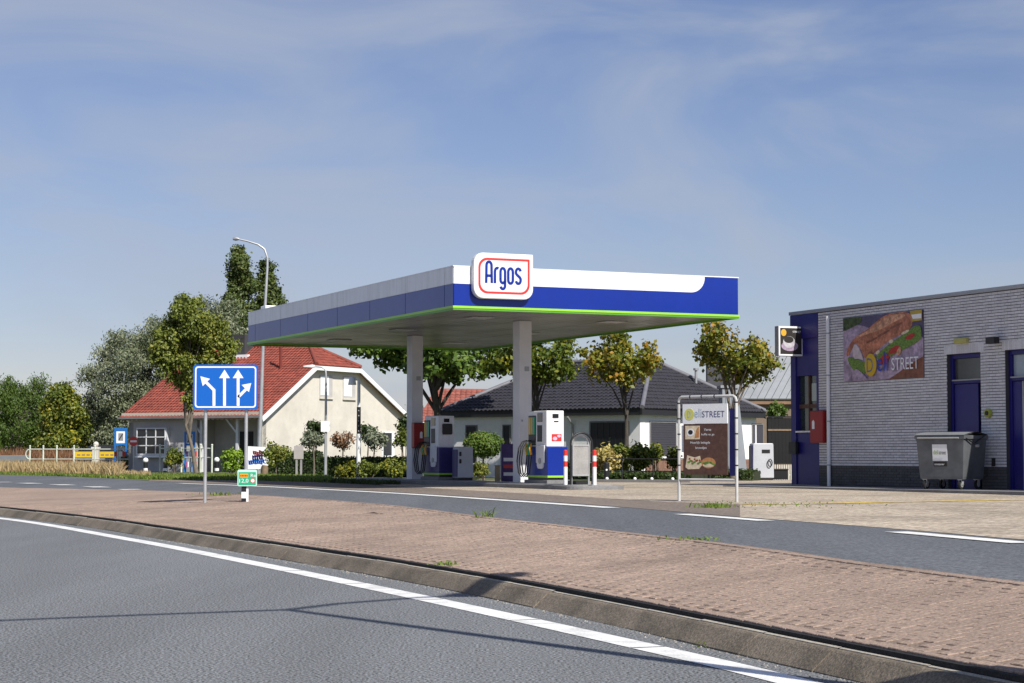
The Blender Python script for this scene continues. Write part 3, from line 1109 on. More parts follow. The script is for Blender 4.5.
def pump(b, label, lit_poster, ad):
    p = thing("fuel_pump", st(3.30, b, ZI), label, "fuel pump", "fuel pumps on the island")
    x0, x1, y0, y1 = 3.05, 3.58, b - 0.62, b + 0.62
    zb = ZI + 0.012
    mb = MB(); mb.obox(st(x0 - 0.04, y0 - 0.05, zb), dR * (x1 - x0 + 0.08), dL * (y1 - y0 + 0.1), V(0, 0, 0.085)); mb.build("plinth", M_conc_d, p, bevel=0.01)
    mb = MB(); mb.obox(st(x0 + 0.03, y0 + 0.03, zb + 0.085), dR * (x1 - x0 - 0.06), dL * (y1 - y0 - 0.06), V(0, 0, 0.06)); mb.build("kick_base", M_black, p)
    mb = MB(); mb.obox(st(x0, y0, zb + 0.145), dR * (x1 - x0), dL * (y1 - y0), V(0, 0, 0.05)); mb.build("lime_stripe", M_green, p)
    mb = MB(); mb.obox(st(x0, y0, zb + 0.195), dR * (x1 - x0), dL * (y1 - y0), V(0, 0, 0.70)); mb.build("lower_cabinet", M_navy if not lit_poster else M_blue, p, bevel=0.01)
    zt = zb + 0.895
    mb = MB(); mb.obox(st(x0 + 0.02, y0 + 0.10, zt), dR * (x1 - x0 - 0.06), dL * (y1 - y0 - 0.2), V(0, 0, 0.88)); hd = mb.build("upper_cabinet", M_white, p, bevel=0.02)
    f = frame(st(x0 + 0.02, y0 + 0.10, zt), dR, -dL)      # narrow lit front
    w = x1 - x0 - 0.06
    mb = MB(); mb.rect(f, 0.16, 0.70, 0.32, 0.80, 0, 0.012); mb.build("display", M_glass, hd)
    mb = MB(); mb.rect(f, 0.20, 0.60, 0.32, 0.63, 0, 0.006); mb.build("maker_plate", M_black, hd)
    if ad:
        mb = MB(); mb.rect(f, 0.10, 0.10, 0.42, 0.33, 0, 0.010); ap = mb.build("advert", M_sign_white, hd)
        mb = MB(); mb.rect(f, 0.13, 0.13, 0.40, 0.31, 0.010, 0.014); mb.build("picture", M_redline, ap)
        mb = MB()
        mb.prism(f, circ(0.22, 0.20, 0.06, 14, 0.045), 0.014, 0.017); mb.prism(f, circ(0.33, 0.26, 0.05, 14, 0.035), 0.014, 0.017)
        mb.build("picture_detail", mat("advert_lilac", (0.55, 0.45, 0.62), 0.5), ap)
    else:
        mb = MB(); mb.prism(f, rrect(0.11, 0.36, 0.40, 0.66, (.04,) * 4), 0, 0.05); mb.build("screen_hood", M_black, hd, bevel=0.01)
    # left long face: fuel sides with hoses, screen and keypad
    fl = frame(st(x0, y1, zb), -dL, -dR)
    Lg = y1 - y0
    mb = MB(); mb.rect(fl, Lg - 0.62, 0.50, Lg - 0.14, 0.93, 0, 0.03); cp = mb.build("card_panel", M_col, p, bevel=0.01)
    mb = MB(); mb.prism(fl, rrect(Lg - 0.56, 0.36, Lg - 0.2, 0.50, (.10, .10, 0, 0)), 0, 0.03); mb.build("card_panel", M_col, p)
    mb = MB(); mb.prism(fl, circ(Lg - 0.38, 0.55, 0.07, 16), 0.03, 0.045); mb.build("card_reader", M_grey, cp)
    fu = frame(st(x0 + 0.02, y1 - 0.10, zb), -dL, -dR)
    mb = MB(); mb.rect(fu, 0.52, 1.02, 0.78, 1.42, 0, 0.012); mb.build("payment_screen", M_black, hd)
    mb = MB(); mb.rect(fu, 0.52, 1.50, 0.80, 1.72, 0, 0.012); mb.build("price_display", M_glass, hd)
    mb = MB(); mb.rect(fu, 0.02, 0.93, 0.42, 1.66, 0, 0.02); hb = mb.build("hose_board", M_black, hd)
    cols = [M_yellow, M_sign_green, M_orange]
    for k in range(3):
        mb = MB(); mb.rect(fu, 0.05 + k * 0.125, 1.20, 0.15 + k * 0.125, 1.62, 0.02, 0.03)
        mb.build("fuel_label", (M_yellow, mat("label_sand", (0.5, 0.42, 0.25), 0.6), M_sign_green)[k], hb)
        x = 0.08 + k * 0.13
        O, X, U, N = fl
        def q(a, z, n): return O + X * a + U * z + N * n
        mb = MB()
        mb.tube([q(x, 1.05, 0.03), q(x + 0.02, 1.02, 0.16), q(x + 0.03, 0.86, 0.26), q(x + 0.02, 0.55, 0.30), q(x + 0.03, 0.25, 0.26), q(x + 0.06, 0.16, 0.20), q(x + 0.10, 0.25, 0.12), q(x + 0.11, 0.6, 0.08), q(x + 0.10, 0.78, 0.07)], 0.017, 6)
        ho = mb.build("hose", M_rubber, p)
        mb = MB()
        mb.tube([q(x + 0.10, 0.70, 0.07), q(x + 0.09, 0.86, 0.10), q(x + 0.06, 0.97, 0.05)], [0.03, 0.035, 0.018], 6)
        mb.build("nozzle", cols[k], ho)
    return p
pump(2.05, "fuel pump with bright blue base and red advert before the nearer column", True, True)
pump(9.10, "fuel pump with navy base and black screen hood beside the farther column", False, False)

# red hose or extinguisher cabinet on the farther column
fA = frame(st(CB - 0.17, 10.85 - 0.21, 0), dR, -dL)
rb = thing("extinguisher_cabinet", st(CB, 10.85 - 0.35, ZI + 0.8), "red fire extinguisher cabinet on the farther canopy column", "fire cabinet")
mb = MB(); mb.rect(fA, -0.02, ZI + 0.90, 0.40, ZI + 1.62, 0.003, 0.22); bx = mb.build("cabinet", M_red, rb, bevel=0.02)
mb = MB(); mb.prism(fA, [(.16, ZI + 1.18), (.24, ZI + 1.18), (.24, ZI + 1.33), (.20, ZI + 1.38), (.16, ZI + 1.33)], 0.22, 0.226); mb.build("extinguisher_symbol", M_sign_white, bx)

# white waste and water unit on the island, between pump and column
def service_unit(name, base, X, w, d, h, label, holes, cat):
    X = Vector(X).normalized(); N = Vector((X.y, -X.x, 0))       # N faces the viewer
    t = thing(name, base, label, cat)
    mb = MB()
    O = Vector(base) - X * w / 2
    F = (O, X, ZAX.copy(), N)
    mb.obox(O + X * 0.02 + N * (-d + .02), X * (w - 0.04), N * (d - 0.04), V(0, 0, 0.07)); mb.build("foot", M_black, t)
    mb = MB()
    mb.prism(F, [(0, 0.07), (w, 0.07), (w - 0.012, h - 0.03), (w - 0.04, h), (0.05, h), (0.015, h - 0.03)], -d, 0)
    bd = mb.build("housing", mat('housing_pale_grey', (.50, .52, .56), .4, var=.04, stain=.1), t, bevel=0.02)
    fs = (O, -N, ZAX.copy(), -X)                  # left flank
    fr = (O + X * w - N * d, N, ZAX.copy(), X)
    for z in holes:
        mb = MB(); mb.prism(F, rrect(0.035, z - 0.06, 0.10, z + 0.06, (.02,) * 4), 0.0, 0.012); mb.build("slot", M_black, bd)
    mb = MB(); mb.rect(fs, 0.03, 0.10, d - 0.03, h - 0.08, 0, 0.012); mb.build("side_panel", M_navy, bd)
    return t, bd, F
service_unit("waste_unit", st(3.52, 7.70, ZI + 0.012), dR, 0.46, 0.42, 0.92, "white waste unit with two slots on the pump island", (0.72, 0.52), "waste bin")
t, bd, F = service_unit("air_water_unit", G(763.5, 480.2, ZC), V(1, 0.12, 0), 0.69, 0.5, 1.17, "white air and water unit beside the dark board fence", (), "air pump")
mb = MB(); mb.rect(F, 0.30, 0.86, 0.56, 0.97, 0, 0.012); mb.build("display", M_black, bd)
mb = MB(); mb.tube([F[0] + F[1] * (0.55 + 0.07 * math.cos(a * .7)) + ZAX * (0.55 + 0.12 * math.sin(a * .7)) + F[3] * 0.05 for a in range(10)], 0.016, 6); mb.build("hose", M_rubber, bd)
mb = MB(); mb.tube([F[0] + F[1] * 0.15 + ZAX * 1.17 - F[3] * .2, F[0] + F[1] * 0.15 + ZAX * 1.75 - F[3] * .2], 0.03, 8); mb.build("pole", M_white, t)

# steel hoop with its grey panel, and two red and white bollards
hp = thing("hoop_stand", st(3.30, -0.15, ZI), "steel hoop stand with grey panel between the red and white bollards", "stand")
fh = frame(st(2.90, -0.15, ZI + 0.012), dR, -dL)
hw = 0.56
O, X, U, N = fh
def hq(x, z, n=0): return O + X * x + U * z + N * n
for k, (r, n_) in enumerate(((0.0, 0.03), (0.055, -0.05))):
    mb = MB()
    w2 = hw / 2 - r
    pts = [hq(hw / 2 - w2, 0, n_), hq(hw / 2 - w2, 0.95, n_)] + [hq(hw / 2 - w2 * math.cos(math.pi * j / 12), 0.95 + w2 * 0.95 * math.sin(math.pi * j / 12), n_) for j in range(1, 12)] + [hq(hw / 2 + w2, 0.95, n_), hq(hw / 2 + w2, 0, n_)]
    mb.tube(pts, 0.024, 8); mb.build("hoop", M_black if k == 0 else M_galv, hp)
mb = MB(); mb.rect(fh, 0.075, 0.22, hw - 0.075, 0.92, -0.03, 0.0); pn = mb.build("panel", M_conc, hp)
mb = MB()
for x0, y0, x1, y1 in ((0.06, 0.20, hw - 0.06, 0.235), (0.06, 0.905, hw - 0.06, 0.94), (0.06, 0.235, 0.085, 0.905), (hw - 0.085, 0.235, hw - 0.06, 0.905)):
    mb.rect(fh, x0, y0, x1, y1, -0.04, 0.012)
mb.build("panel_frame", M_galv, hp)
mb = MB(); mb.rect(fh, 0.03, 0.0, hw - 0.03, 0.09, -0.25, -0.05); mb.build("foot", M_black, hp)
def bollard(P, label):
    t = thing("bollard", P, label, "bollard", "red and white bollards on the island's end")
    P = Vector(P)
    for z0, z1, m in ((0, 0.42, M_white), (0.42, 0.55, M_redline), (0.55, 0.68, M_white), (0.68, 0.795, M_redline)):
        mb = MB(); mb.tube([P + V(0, 0, z0), P + V(0, 0, z1)], 0.047, 12, caps=(z1 > 0.79)); mb.build("band", m, t)
    mb = MB(); mb.ball(P + V(0, 0, 0.79), 0.047, 12, 6, 0.6); mb.build("cap", M_redline, t)
def gpix(u, y, z):
    p = At(u, 454, y); p.z = z; return p
bollard(gpix(565.5, 46.3, ZI + 0.012), "red and white bollard left of the hoop stand")
bollard(gpix(594.5, 46.0, ZI + 0.012), "red and white bollard right of the hoop stand")

# dark violet display rack beside the nearer column
ds = thing("display_rack", gpix(507, 57.5, ZC), "dark violet display rack left of the nearer column", "display rack")
fd = frame(gpix(501.5, 57.5, ZC), V(1, .1, 0), V(.1, -1, 0))
mb = MB(); mb.rect(fd, 0, 0.05, 0.62, 1.12, -0.30, 0); db = mb.build("board", mat("violet_board", (0.06, 0.03, 0.16), 0.5, var=0.3, scale=5), ds, bevel=0.01)
for z, m in ((0.62, M_sign_white), (0.42, M_redline), (0.20, M_sign_white)):
    mb = MB(); mb.rect(fd, 0.06, z, 0.56, z + 0.10, 0, 0.012); mb.build("label_strip", m, db)
mb = MB(); mb.rect(fd, 0.02, 0.0, 0.60, 0.05, -0.28, -0.02); mb.build("foot", M_black, ds)
bp = thing("sand_post", gpix(497.5, 59, ZC), "short sand coloured stone post beside the violet display rack", "post")
mb = MB(); mb.cbox(gpix(497.5, 59, ZC), V(1, 0, 0), V(0, 1, 0), ZAX, 0.16, 0.16, 0.46); mb.build("shaft", mat("sandstone", (0.46, 0.38, 0.25), 0.9, fine=.1), bp, bevel=0.015)
mb = MB(); mb.cbox(gpix(497.5, 59, ZC + 0.46), V(1, 0, 0), V(0, 1, 0), ZAX, 0.18, 0.18, 0.04); mb.build("cap", mat("sandstone", (0.46, 0.38, 0.25)), bp, bevel=0.01)

# ================================================================== advert frame on the forecourt edge
ad = thing("advert_frame", G(708, 502, 0.412), "white tube advert frame with a brown sandwich banner by the road", "billboard")
pl, pr = gpix(679.0, 35.2, 0.412), gpix(736.6, 34.4, 0.412)
AS = 0.915
aX = (pr - pl); aX.z = 0; aW = aX.length / AS; aX.normalize()
aN = V(aX.y, -aX.x, 0)
FA = (V(pl.x, pl.y, 0.412), aX * AS, ZAX * AS, aN)
def fa(x, z, n=0): return FA[0] + FA[1] * x + FA[2] * z + aN * n
HT = 2.02
M_tube = mat('tube_grey_white', (.50, .50, .49), .5, var=.06, stain=.15, sscale=3)
mb = MB()
mb.tube([fa(0, -0.03), fa(0, HT - 0.08), fa(0.02, HT - 0.03), fa(0.07, HT), fa(aW - 0.07, HT), fa(aW - 0.02, HT - 0.03), fa(aW, HT - 0.08), fa(aW, -0.03)], 0.027, 10)
mb.build("tube_frame", M_tube, ad)
mb = MB(); mb.tube([fa(0.03, 0.42), fa(aW - 0.03, 0.42)], 0.025, 10); mb.build("cross_tube", M_tube, ad)
bL, bR = 0.10, aW - 0.20
mb = MB(); mb.rect(FA, bL, 1.50, bR, 1.88, -0.012, 0.012); tb = mb.build("name_panel", M_sign_white, ad)
mb = MB(); mb.prism(FA, circ(bL + 0.16, 1.68, 0.115, 24), 0.012, 0.014); mb.build("logo_disc", mat("logo_yellow", (0.68, 0.66, 0.16), 0.5, var=.02), tb)
mb = MB(); text_shape(mb, "D", FA, bL + 0.12, 1.62, 0.07, 0.13, 0.012, 0.016); mb.build("lettering", mat("logo_pale_blue", (0.42, 0.55, 0.66), 0.5, var=0), tb)
mb = MB(); text_shape(mb, "eli", FA, bL + 0.28, 1.62, 0.17, 0.17, 0.012, 0.0145); mb.build("lettering", mat("logo_pale_blue", (0.42, 0.55, 0.66)), tb)
mb = MB(); text_shape(mb, "STREET", FA, bL + 0.46, 1.62, bR - bL - 0.52, 0.12, 0.012, 0.0145); mb.build("lettering", mat("logo_ink", (0.10, 0.11, 0.22), 0.5, var=0), tb)
mb = MB(); mb.rect(FA, bL + 0.015, 0.52, bR - 0.005, 1.497, -0.012, 0.008); br = mb.build("banner", M_brown, ad)
M_bun = mat("print_bun", (0.52, 0.24, 0.09), 0.6, var=0.25, scale=20)
M_cr = mat("print_cream", (0.72, 0.60, 0.42), 0.6, var=0.2, scale=18)
M_let = mat("print_lettuce", (0.14, 0.24, 0.04), 0.6, var=0.6, scale=25)
M_tom = mat("print_tomato", (0.42, 0.035, 0.025), 0.6, var=0.35, scale=22)
M_blk = mat("print_black", (0.02, 0.016, 0.014), 0.6, var=0.2)
mb = MB(); mb.rect(FA, bL + 0.06, 1.20, bL + 0.40, 1.46, 0.008, 0.010); pc = mb.build("coffee_picture", M_cr, br)
mb = MB(); mb.prism(FA, circ(bL + 0.18, 1.33, 0.085, 18, 0.075), 0.010, 0.012); mb.build("coffee_cup", M_sign_white, pc)
mb = MB(); mb.prism(FA, circ(bL + 0.185, 1.335, 0.055, 16, 0.045), 0.012, 0.0135); mb.build("coffee", M_blk, pc)
mb = MB(); mb.prism(FA, [(bL + .28, 1.22), (bL + .385, 1.24), (bL + .385, 1.44), (bL + .33, 1.40)], 0.010, 0.012); mb.build("biscuit", M_bun, pc)
for tx_, x_, z_, w_, h_ in (("Verse", bL + 0.50, 1.36, 0.17, 0.05), ("koffie to go", bL + 0.44, 1.26, 0.30, 0.055), ("Heerlijk belegde", bL + 0.18, 1.10, 0.46, 0.06), ("broodjes", bL + 0.30, 1.00, 0.26, 0.06)):
    mb = MB(); text_shape(mb, tx_, FA, x_, z_, w_, h_, 0.008, 0.010); mb.build("lettering", M_sign_white, br)
mb = MB(); mb.prism(FA, [(bL + .06, .66), (bL + .12, .62), (bL + .38, .63), (bL + .45, .70), (bL + .40, .88), (bL + .28, .85), (bL + .10, .89)], 0.008, 0.010); sw = mb.build("sandwich_picture", M_cr, br)
mb = MB()
for k in range(7): mb.prism(FA, circ(bL + .14 + .045 * k, .76 + .03 * math.sin(k * 2.1), .032, 9, .022), 0.010, 0.0115)
mb.build("lettuce", M_let, sw)
mb = MB()
for k in range(5): mb.prism(FA, circ(bL + .16 + .06 * k, .80 + .025 * math.cos(k * 2.7), .022, 9, .018), 0.0116, 0.0125)
mb.build("tomato", M_tom, sw)
mb = MB(); mb.prism(FA, circ(bL + .60, .745, .165, 20, .105), 0.008, 0.010); b2 = mb.build("burger_picture", M_bun, br)
mb = MB(); mb.prism(FA, [(bL + .45, .75), (bL + .52, .70), (bL + .62, .74), (bL + .74, .69), (bL + .765, .73), (bL + .62, .78)], 0.010, 0.0115); mb.build("lettuce", M_let, b2)
mb = MB(); mb.prism(FA, circ(bL + .60, .70, .13, 16, .035), 0.010, 0.0112); mb.build("patty", M_cr, b2)
mb = MB(); mb.rect(FA, aW - 0.175, 0.50, aW - 0.055, 1.78, -0.05, -0.02); mb.build("side_banner", M_blue_d, ad)
mb = MB(); mb.rect(FA, 0.045, 0.95, bL + 0.005, 1.47, -0.05, -0.02); mb.build("back_strip", M_sign_white, ad)
for z in (0.7, 1.0, 1.3, 1.6, 1.9):
    for x in (0, aW):
        mb = MB(); mb.tube([fa(x, z - .012), fa(x, z + .012)], 0.031, 8); mb.build("strap", M_black, ad)
for x in (0.28, 0.55, 0.85):
    mb = MB(); mb.tube([fa(x - .012, HT), fa(x + .012, HT)], 0.031, 8); mb.build("strap", M_black, ad)

# ================================================================== brick shop on the right
dW = V(math.sin(AL), -math.cos(AL), 0)            # along the wall, towards the camera
nW = V(-math.cos(AL), -math.sin(AL), 0)           # the wall's outward normal
W0 = G(819.5, 487.0, ZC)
ZR = 4.86
FW = (V(W0.x, W0.y, 0), dW, ZAX.copy(), nW)
shop = thing("brick_shop", V(W0.x, W0.y, ZC), "flat roofed shop of pale painted brick with blue doors", "building")
def wq(s, z, n=0): return FW[0] + dW * s + ZAX * z + nW * n
SL, SR = -1.31, 15.0
D1 = (5.34, 6.57); D2 = (7.43, 9.35); DT = 3.51
mb = MB()                                         # core walls
mb.obox(wq(SL + 0.02, ZC - 0.05, -0.32), dW * (SR - SL - 0.04), -nW * 9.0, V(0, 0, ZR - ZC - 0.12))
mb.build("inner_wall", M_mortar, shop)
mb = MB()                                         # mortar sheet, with openings
def sheet(mb, s0, s1, z0, z1, n0, n1): mb.obox(wq(s0, z0, n0), dW * (s1 - s0), nW * (n1 - n0), V(0, 0, z1 - z0))
for s0, s1, z0, z1 in ((0, D1[0], ZC - .05, ZR - .02), (D1[0], D1[1], DT, ZR - .02), (D1[1], D2[0], ZC - .05, ZR - .02), (D2[0], D2[1], DT, ZR - .02), (D2[1], SR, ZC - .05, ZR - .02)):
    sheet(mb, s0, s1, z0, z1, -0.32, -0.012)
mb.build("mortar_backing", M_mortar, shop)
# bricks (courses 66 mm), too small to pick apart singly: one mesh per kind
zp = 0.95
mbw, mbp = MB(), MB()
ch = 0.0665; bl = 0.222
nz = int((ZR - 0.03 - ZC) / ch)
for j in range(nz):
    z0 = ZC + 0.01 + j * ch
    tgt = mbp if z0 + ch * 0.5 < zp else mbw
    s = 0.0 - (0.5 * bl if j % 2 else 0)
    s += 0.0
    while s < 9.9:
        a, b = max(s, 0.0) + 0.005, min(s + bl, 9.9) - 0.005
        s += bl
        cuts = [(a, b)]
        if z0 < DT:
            for d0, d1 in (D1, D2):
                cuts = [c for q in cuts for c in ((q[0], min(q[1], d0 - .004)), (max(q[0], d1 + .004), q[1])) if c[1] - c[0] > 0.02]
        for a_, b_ in cuts:
            e = rng.uniform(-0.0015, 0.0015)
            p = [wq(a_, z0 + .005, e), wq(b_, z0 + .005, e), wq(b_, z0 + ch - .009, e), wq(a_, z0 + ch - .009, e),
                 wq(a_, z0 + .005, -0.014), wq(b_, z0 + .005, -0.014), wq(b_, z0 + ch - .009, -0.014), wq(a_, z0 + ch - .009, -0.014)]
            tgt.add(p, [(3, 2, 1, 0), (0, 1, 5, 4), (1, 2, 6, 5), (2, 3, 7, 6), (3, 0, 4, 7)])
tag(mbw.build("brickwork", M_wbrick, shop), kind='stuff')
tag(mbp.build("plinth_brickwork", M_pbrick, shop), kind='stuff')
mb = MB()
mb.obox(wq(SL - 0.02, ZR - 0.03, -9.35), dW * (SR - SL + 0.04), nW * 9.39, V(0, 0, 0.09))
mb.build("roof_edge", M_grey, shop, bevel=0.01)
# blue entrance bay at the far end
mb = MB()
for s0, s1, z0, z1 in ((SL, -1.08, ZC, 4.20), (-0.10, 0.0, ZC, 4.20), (-1.08, -0.10, 3.25, 4.20), (-1.08, -0.10, ZC, 1.80)):
    sheet(mb, s0, s1, z0, z1, -0.30, 0.0 if s1 <= -1.0 or s0 > -0.2 else -0.03)
mb.build("blue_cladding", M_blue_d, shop)
mb = MB(); sheet(mb, SL, 0.0, 4.205, ZR - 0.035, -0.30, 0.01); mb.build("blue_cladding", M_blue_d, shop)
mb = MB(); sheet(mb, -1.075, -0.105, 1.80, 3.245, -0.16, -0.14); gl_ = mb.build("window_pane", M_glass_g, shop)
mb = MB(); sheet(mb, -0.62, -0.58, 1.84, 3.245, -0.139, -0.09); sheet(mb, -1.075, -0.105, 2.42, 2.52, -0.139, -0.10); mb.build("window_frame", mat("frame_brown", (.10, .05, .035), .6), gl_)
mb = MB(); sheet(mb, -0.52, -0.22, 2.60, 3.05, -0.139, -0.13); sheet(mb, -0.52, -0.25, 1.9, 2.35, -0.139, -0.13); mb.build("notice", mat("notice_paper", (.45, .52, .50), .6), gl_)
mb = MB(); sheet(mb, -1.06, -0.12, 1.80, 1.84, -0.10, 0.03); mb.build("window_sill", M_white, shop)
mb = MB(); sheet(mb, -1.29, -0.95, 1.25, 1.56, 0.003, 0.10); mb.build("meter_box", M_black, shop, bevel=0.01)
mb = MB(); sheet(mb, SL, 0.0, ZC - 0.05, ZC + 0.05, 0.003, 0.011); mb.build("threshold", M_conc, shop)
# doors
def door(s0, s1, open_):
    f = 0.10
    mb = MB()
    for a, b, z0, z1 in ((s0, s0 + f, ZC, DT), (s1 - f * .6, s1, ZC, DT), (s0 + f, s1 - f * .6, DT - f, DT), (s0 + f, s1 - f * .6, 2.84, 2.93)):
        sheet(mb, a + 0.004, b - 0.004, z0 + .004, z1 - .004, -0.20, -0.10)
    fr_ = mb.build("door_frame", M_blue_d, shop)
    mb = MB(); sheet(mb, s0 + f, s1 - f * .6, 2.935, DT - f - .004, -0.18, -0.16); mb.build("transom_pane", mat("transom_glass", (.055, .06, .062), .12, spec=.7) if not open_ else mat("transom_light", (.32, .38, .44), .15), fr_)
    mb = MB(); sheet(mb, s0 + f, s1 - f * .6, 2.905, 2.932, -0.098, -0.06); mb.build("drip_rail", M_grey, fr_)
    if not open_:
        mb = MB(); sheet(mb, s0 + f + .005, s1 - 0.26, ZC + .03, 2.83, -0.185, -0.13); dl = mb.build("door_leaf", M_blue_d, shop, bevel=0.006)
        mb = MB(); mb.tube([wq(s1 - 0.36, 1.45, -0.13), wq(s1 - 0.36, 1.45, -0.06), wq(s1 - 0.48, 1.45, -0.06)], 0.012, 6); mb.build("door_handle", M_galv, dl)
        mb = MB(); sheet(mb, s1 - 0.255, s1 - f * .6 - .004, ZC + .03, 2.83, -0.30, -0.22); mb.build("side_light", M_dark, fr_)
    else:
        mb = MB(); sheet(mb, s0 + f, s0 + f + 0.32, ZC + .03, 2.83, -0.185, -0.13); mb.build("door_leaf", M_blue_d, shop, bevel=.006)
        mb = MB(); sheet(mb, s0 + f + 0.325, s0 + f + 0.375, ZC + .03, 2.83, -0.19, -0.12); mb.build("door_post", M_grey, fr_)
        mb = MB(); sheet(mb, s0 + f + 0.38, s1 - f * .6, ZC + .03, 2.83, -0.312, -0.28); mb.build("dark_doorway", M_dark, fr_)
door(*D1, False); door(*D2, True)
mb = MB()
for d0, d1 in (D1, D2):                           # soldier course over each door
    k = 0
    x = d0 - 0.1
    while x < d1 + 0.1:
        sheet(mb, x + .004, x + .062, DT + .006, DT + 0.20, -0.014, 0.003)
        x += 0.066
tag(mb.build("soldier_course", M_wbrick, shop), kind='stuff')
# rain pipe
mb = MB(); mb.tube([wq(0.53, ZC + 0.02, 0.06), wq(0.53, ZR - 0.16, 0.06)], 0.048, 10); dp = mb.build("rain_pipe", M_white, shop)
for z in (0.96, 2.05, 3.2, 4.25):
    mb = MB(); mb.tube([wq(0.53, z, 0.06), wq(0.53, z + .03, 0.06)], 0.058, 10); mb.build("pipe_bracket", M_grey, dp)
# small fittings
mb = MB(); sheet(mb, 5.72, 6.18, 3.74, 3.86, 0.004, 0.10); mb.build("door_lamp", mat("lamp_yellow", (.45, .42, .12), .4), shop, bevel=.02)
mb = MB(); mb.tube([wq(7.22, 3.75, 0.0), wq(7.22, 3.75, 0.16)], 0.03, 8); mb.obox(wq(7.10, 3.66, 0.12), dW * 0.30, nW * 0.14, V(0, 0, 0.15)); mb.build("security_camera", M_black, shop)
mb = MB(); mb.tube([wq(6.88, 2.15, 0.004), wq(6.88, 2.15, 0.08)], 0.10, 14); rd = mb.build("wall_reel", mat("reel_lime", (.35, .38, .05), .5), shop)
mb = MB(); mb.tube([wq(6.88, 2.15, 0.08), wq(6.88, 2.15, 0.10)], 0.05, 12); mb.build("reel_hub", M_black, rd)
mb = MB(); sheet(mb, 6.98, 7.06, 0.98, 1.16, 0.004, 0.05); mb.build("socket_box", M_black, shop)
for s in (1.5, 4.8):
    mb = MB(); sheet(mb, s, s + .14, .54, .60, 0.003, .012); mb.build("wall_vent", M_black, shop)
mb = MB(); mb.obox(wq(7.2, ZR + 0.06, -1.6), dW * 1.2, -nW * 0.8, V(0, 0, 0.30)); rv = mb.build("roof_vent", M_grey, shop)
mb = MB(); mb.tube([wq(7.9, ZR + .36, -2.0), wq(7.9, ZR + .62, -2.0)], .16, 10); mb.build("vent_cowl", M_black, rv)
# raised pavement edge along the wall
mb = MB(); mb.add([wq(SL - .5, ZC - .05, .012), wq(SL - .5, ZC - .05, 1.75), wq(SL - .5, ZC + .02, 1.75), wq(SL - .5, ZC + .02, .012), wq(15, ZC - .05, .012), wq(15, ZC - .05, 1.75), wq(15, .51, 1.75), wq(15, .51, .012)], [(0, 1, 2, 3), (7, 6, 5, 4), (3, 2, 6, 7), (1, 5, 6, 2), (0, 3, 7, 4), (0, 4, 5, 1)])
tag(mb.build("shop_pavement", M_conc_d), kind='structure')

# red fire cabinet on the wall
rb = thing("wall_fire_cabinet", wq(0.05, 1.55, 0.1), "red fire extinguisher cabinet on the shop wall beside the rain pipe", "fire cabinet")
mb = MB(); sheet(mb, -0.16, 0.42, 1.53, 2.34, 0.004, 0.17); cb_ = mb.build("cabinet", M_red, rb, bevel=.02)
mb = MB(); mb.prism(FW, [(-.05, 1.88), (.06, 1.88), (.06, 2.06), (.01, 2.11), (-.05, 2.06)], .17, .176); mb.build("extinguisher_symbol", M_sign_white, cb_)

# sandwich poster on the wall
po = thing("wall_poster", wq(2.83, 3.03, 0.02), "large printed sandwich poster on the pale brick wall", "poster")
PX0, PX1, PZ0, PZ1 = 1.17, 4.49, 3.03, 4.60
mb = MB(); mb.rect(FW, PX0, PZ0, PX1, PZ1, 0.004, 0.022); pb = mb.build("panel", mat("poster_ground", (.10, .085, .16), .6, var=.3, scale=3), po)
def pz(zx, zy):                                   # photo reading (enlarged crop) -> poster plane
    x = (zx - 80) / 573.0
    top = 162 - 70 * x; bot = 622 - 37 * x
    y = (bot - zy) / (bot - top)
    return (PX0 + max(0, min(1, x)) * (PX1 - PX0), PZ0 + max(0, min(1, y)) * (PZ1 - PZ0))
lay = [0.022]
def pp(name, pts, m, parent=pb):
    lay[0] += 0.0012
    if not name.endswith("label"):
        for _ in range(2):                        # round the outline
            q = []
            for i in range(len(pts)):
                a, b = pts[i], pts[(i + 1) % len(pts)]
                q += [(a[0] * .75 + b[0] * .25, a[1] * .75 + b[1] * .25), (a[0] * .25 + b[0] * .75, a[1] * .25 + b[1] * .75)]
            pts = q
    mb = MB(); mb.prism(FW, [pz(*p) for p in pts], lay[0] - 0.0011, lay[0])
    return mb.build(name, m, parent)
M_paper = mat("print_lilac", (.40, .31, .42), .6, var=.45, scale=4, fine=.15, fscale=15)
M_crust = mat("print_crust", (.44, .17, .095), .6, var=.5, scale=3.2, fine=.18, fscale=14)
M_crust_l = mat("print_crust_light", (.56, .29, .17), .6, var=.4, scale=5, fine=.2, fscale=16)
M_wd = mat("print_wood", (.22, .085, .05), .6, var=.35, scale=7)
pp("printed_wood", [(300, 640), (700, 640), (700, 360), (560, 450)], M_wd)
pp("printed_paper", [(40, 260), (150, 205), (250, 215), (330, 260), (500, 260), (720, 300), (700, 400), (560, 490), (430, 590), (300, 660), (20, 670)], M_paper)
pp("printed_herbs", [(50, 140), (220, 130), (225, 190), (160, 220), (60, 270)], mat('print_herb', (.05, .075, .02), .6, var=.8, scale=9))
pp("printed_crust", [(100, 430), (112, 380), (140, 330), (190, 280), (265, 238), (330, 175), (400, 128), (490, 108), (555, 112), (585, 150), (575, 230), (500, 275), (410, 322), (340, 385), (245, 470), (215, 385), (170, 330), (145, 390), (118, 440)], M_crust)
pp("printed_crust", [(150, 330), (200, 280), (280, 240), (345, 180), (420, 135), (520, 120), (540, 140), (440, 190), (360, 240), (270, 270), (190, 300)], M_crust_l)
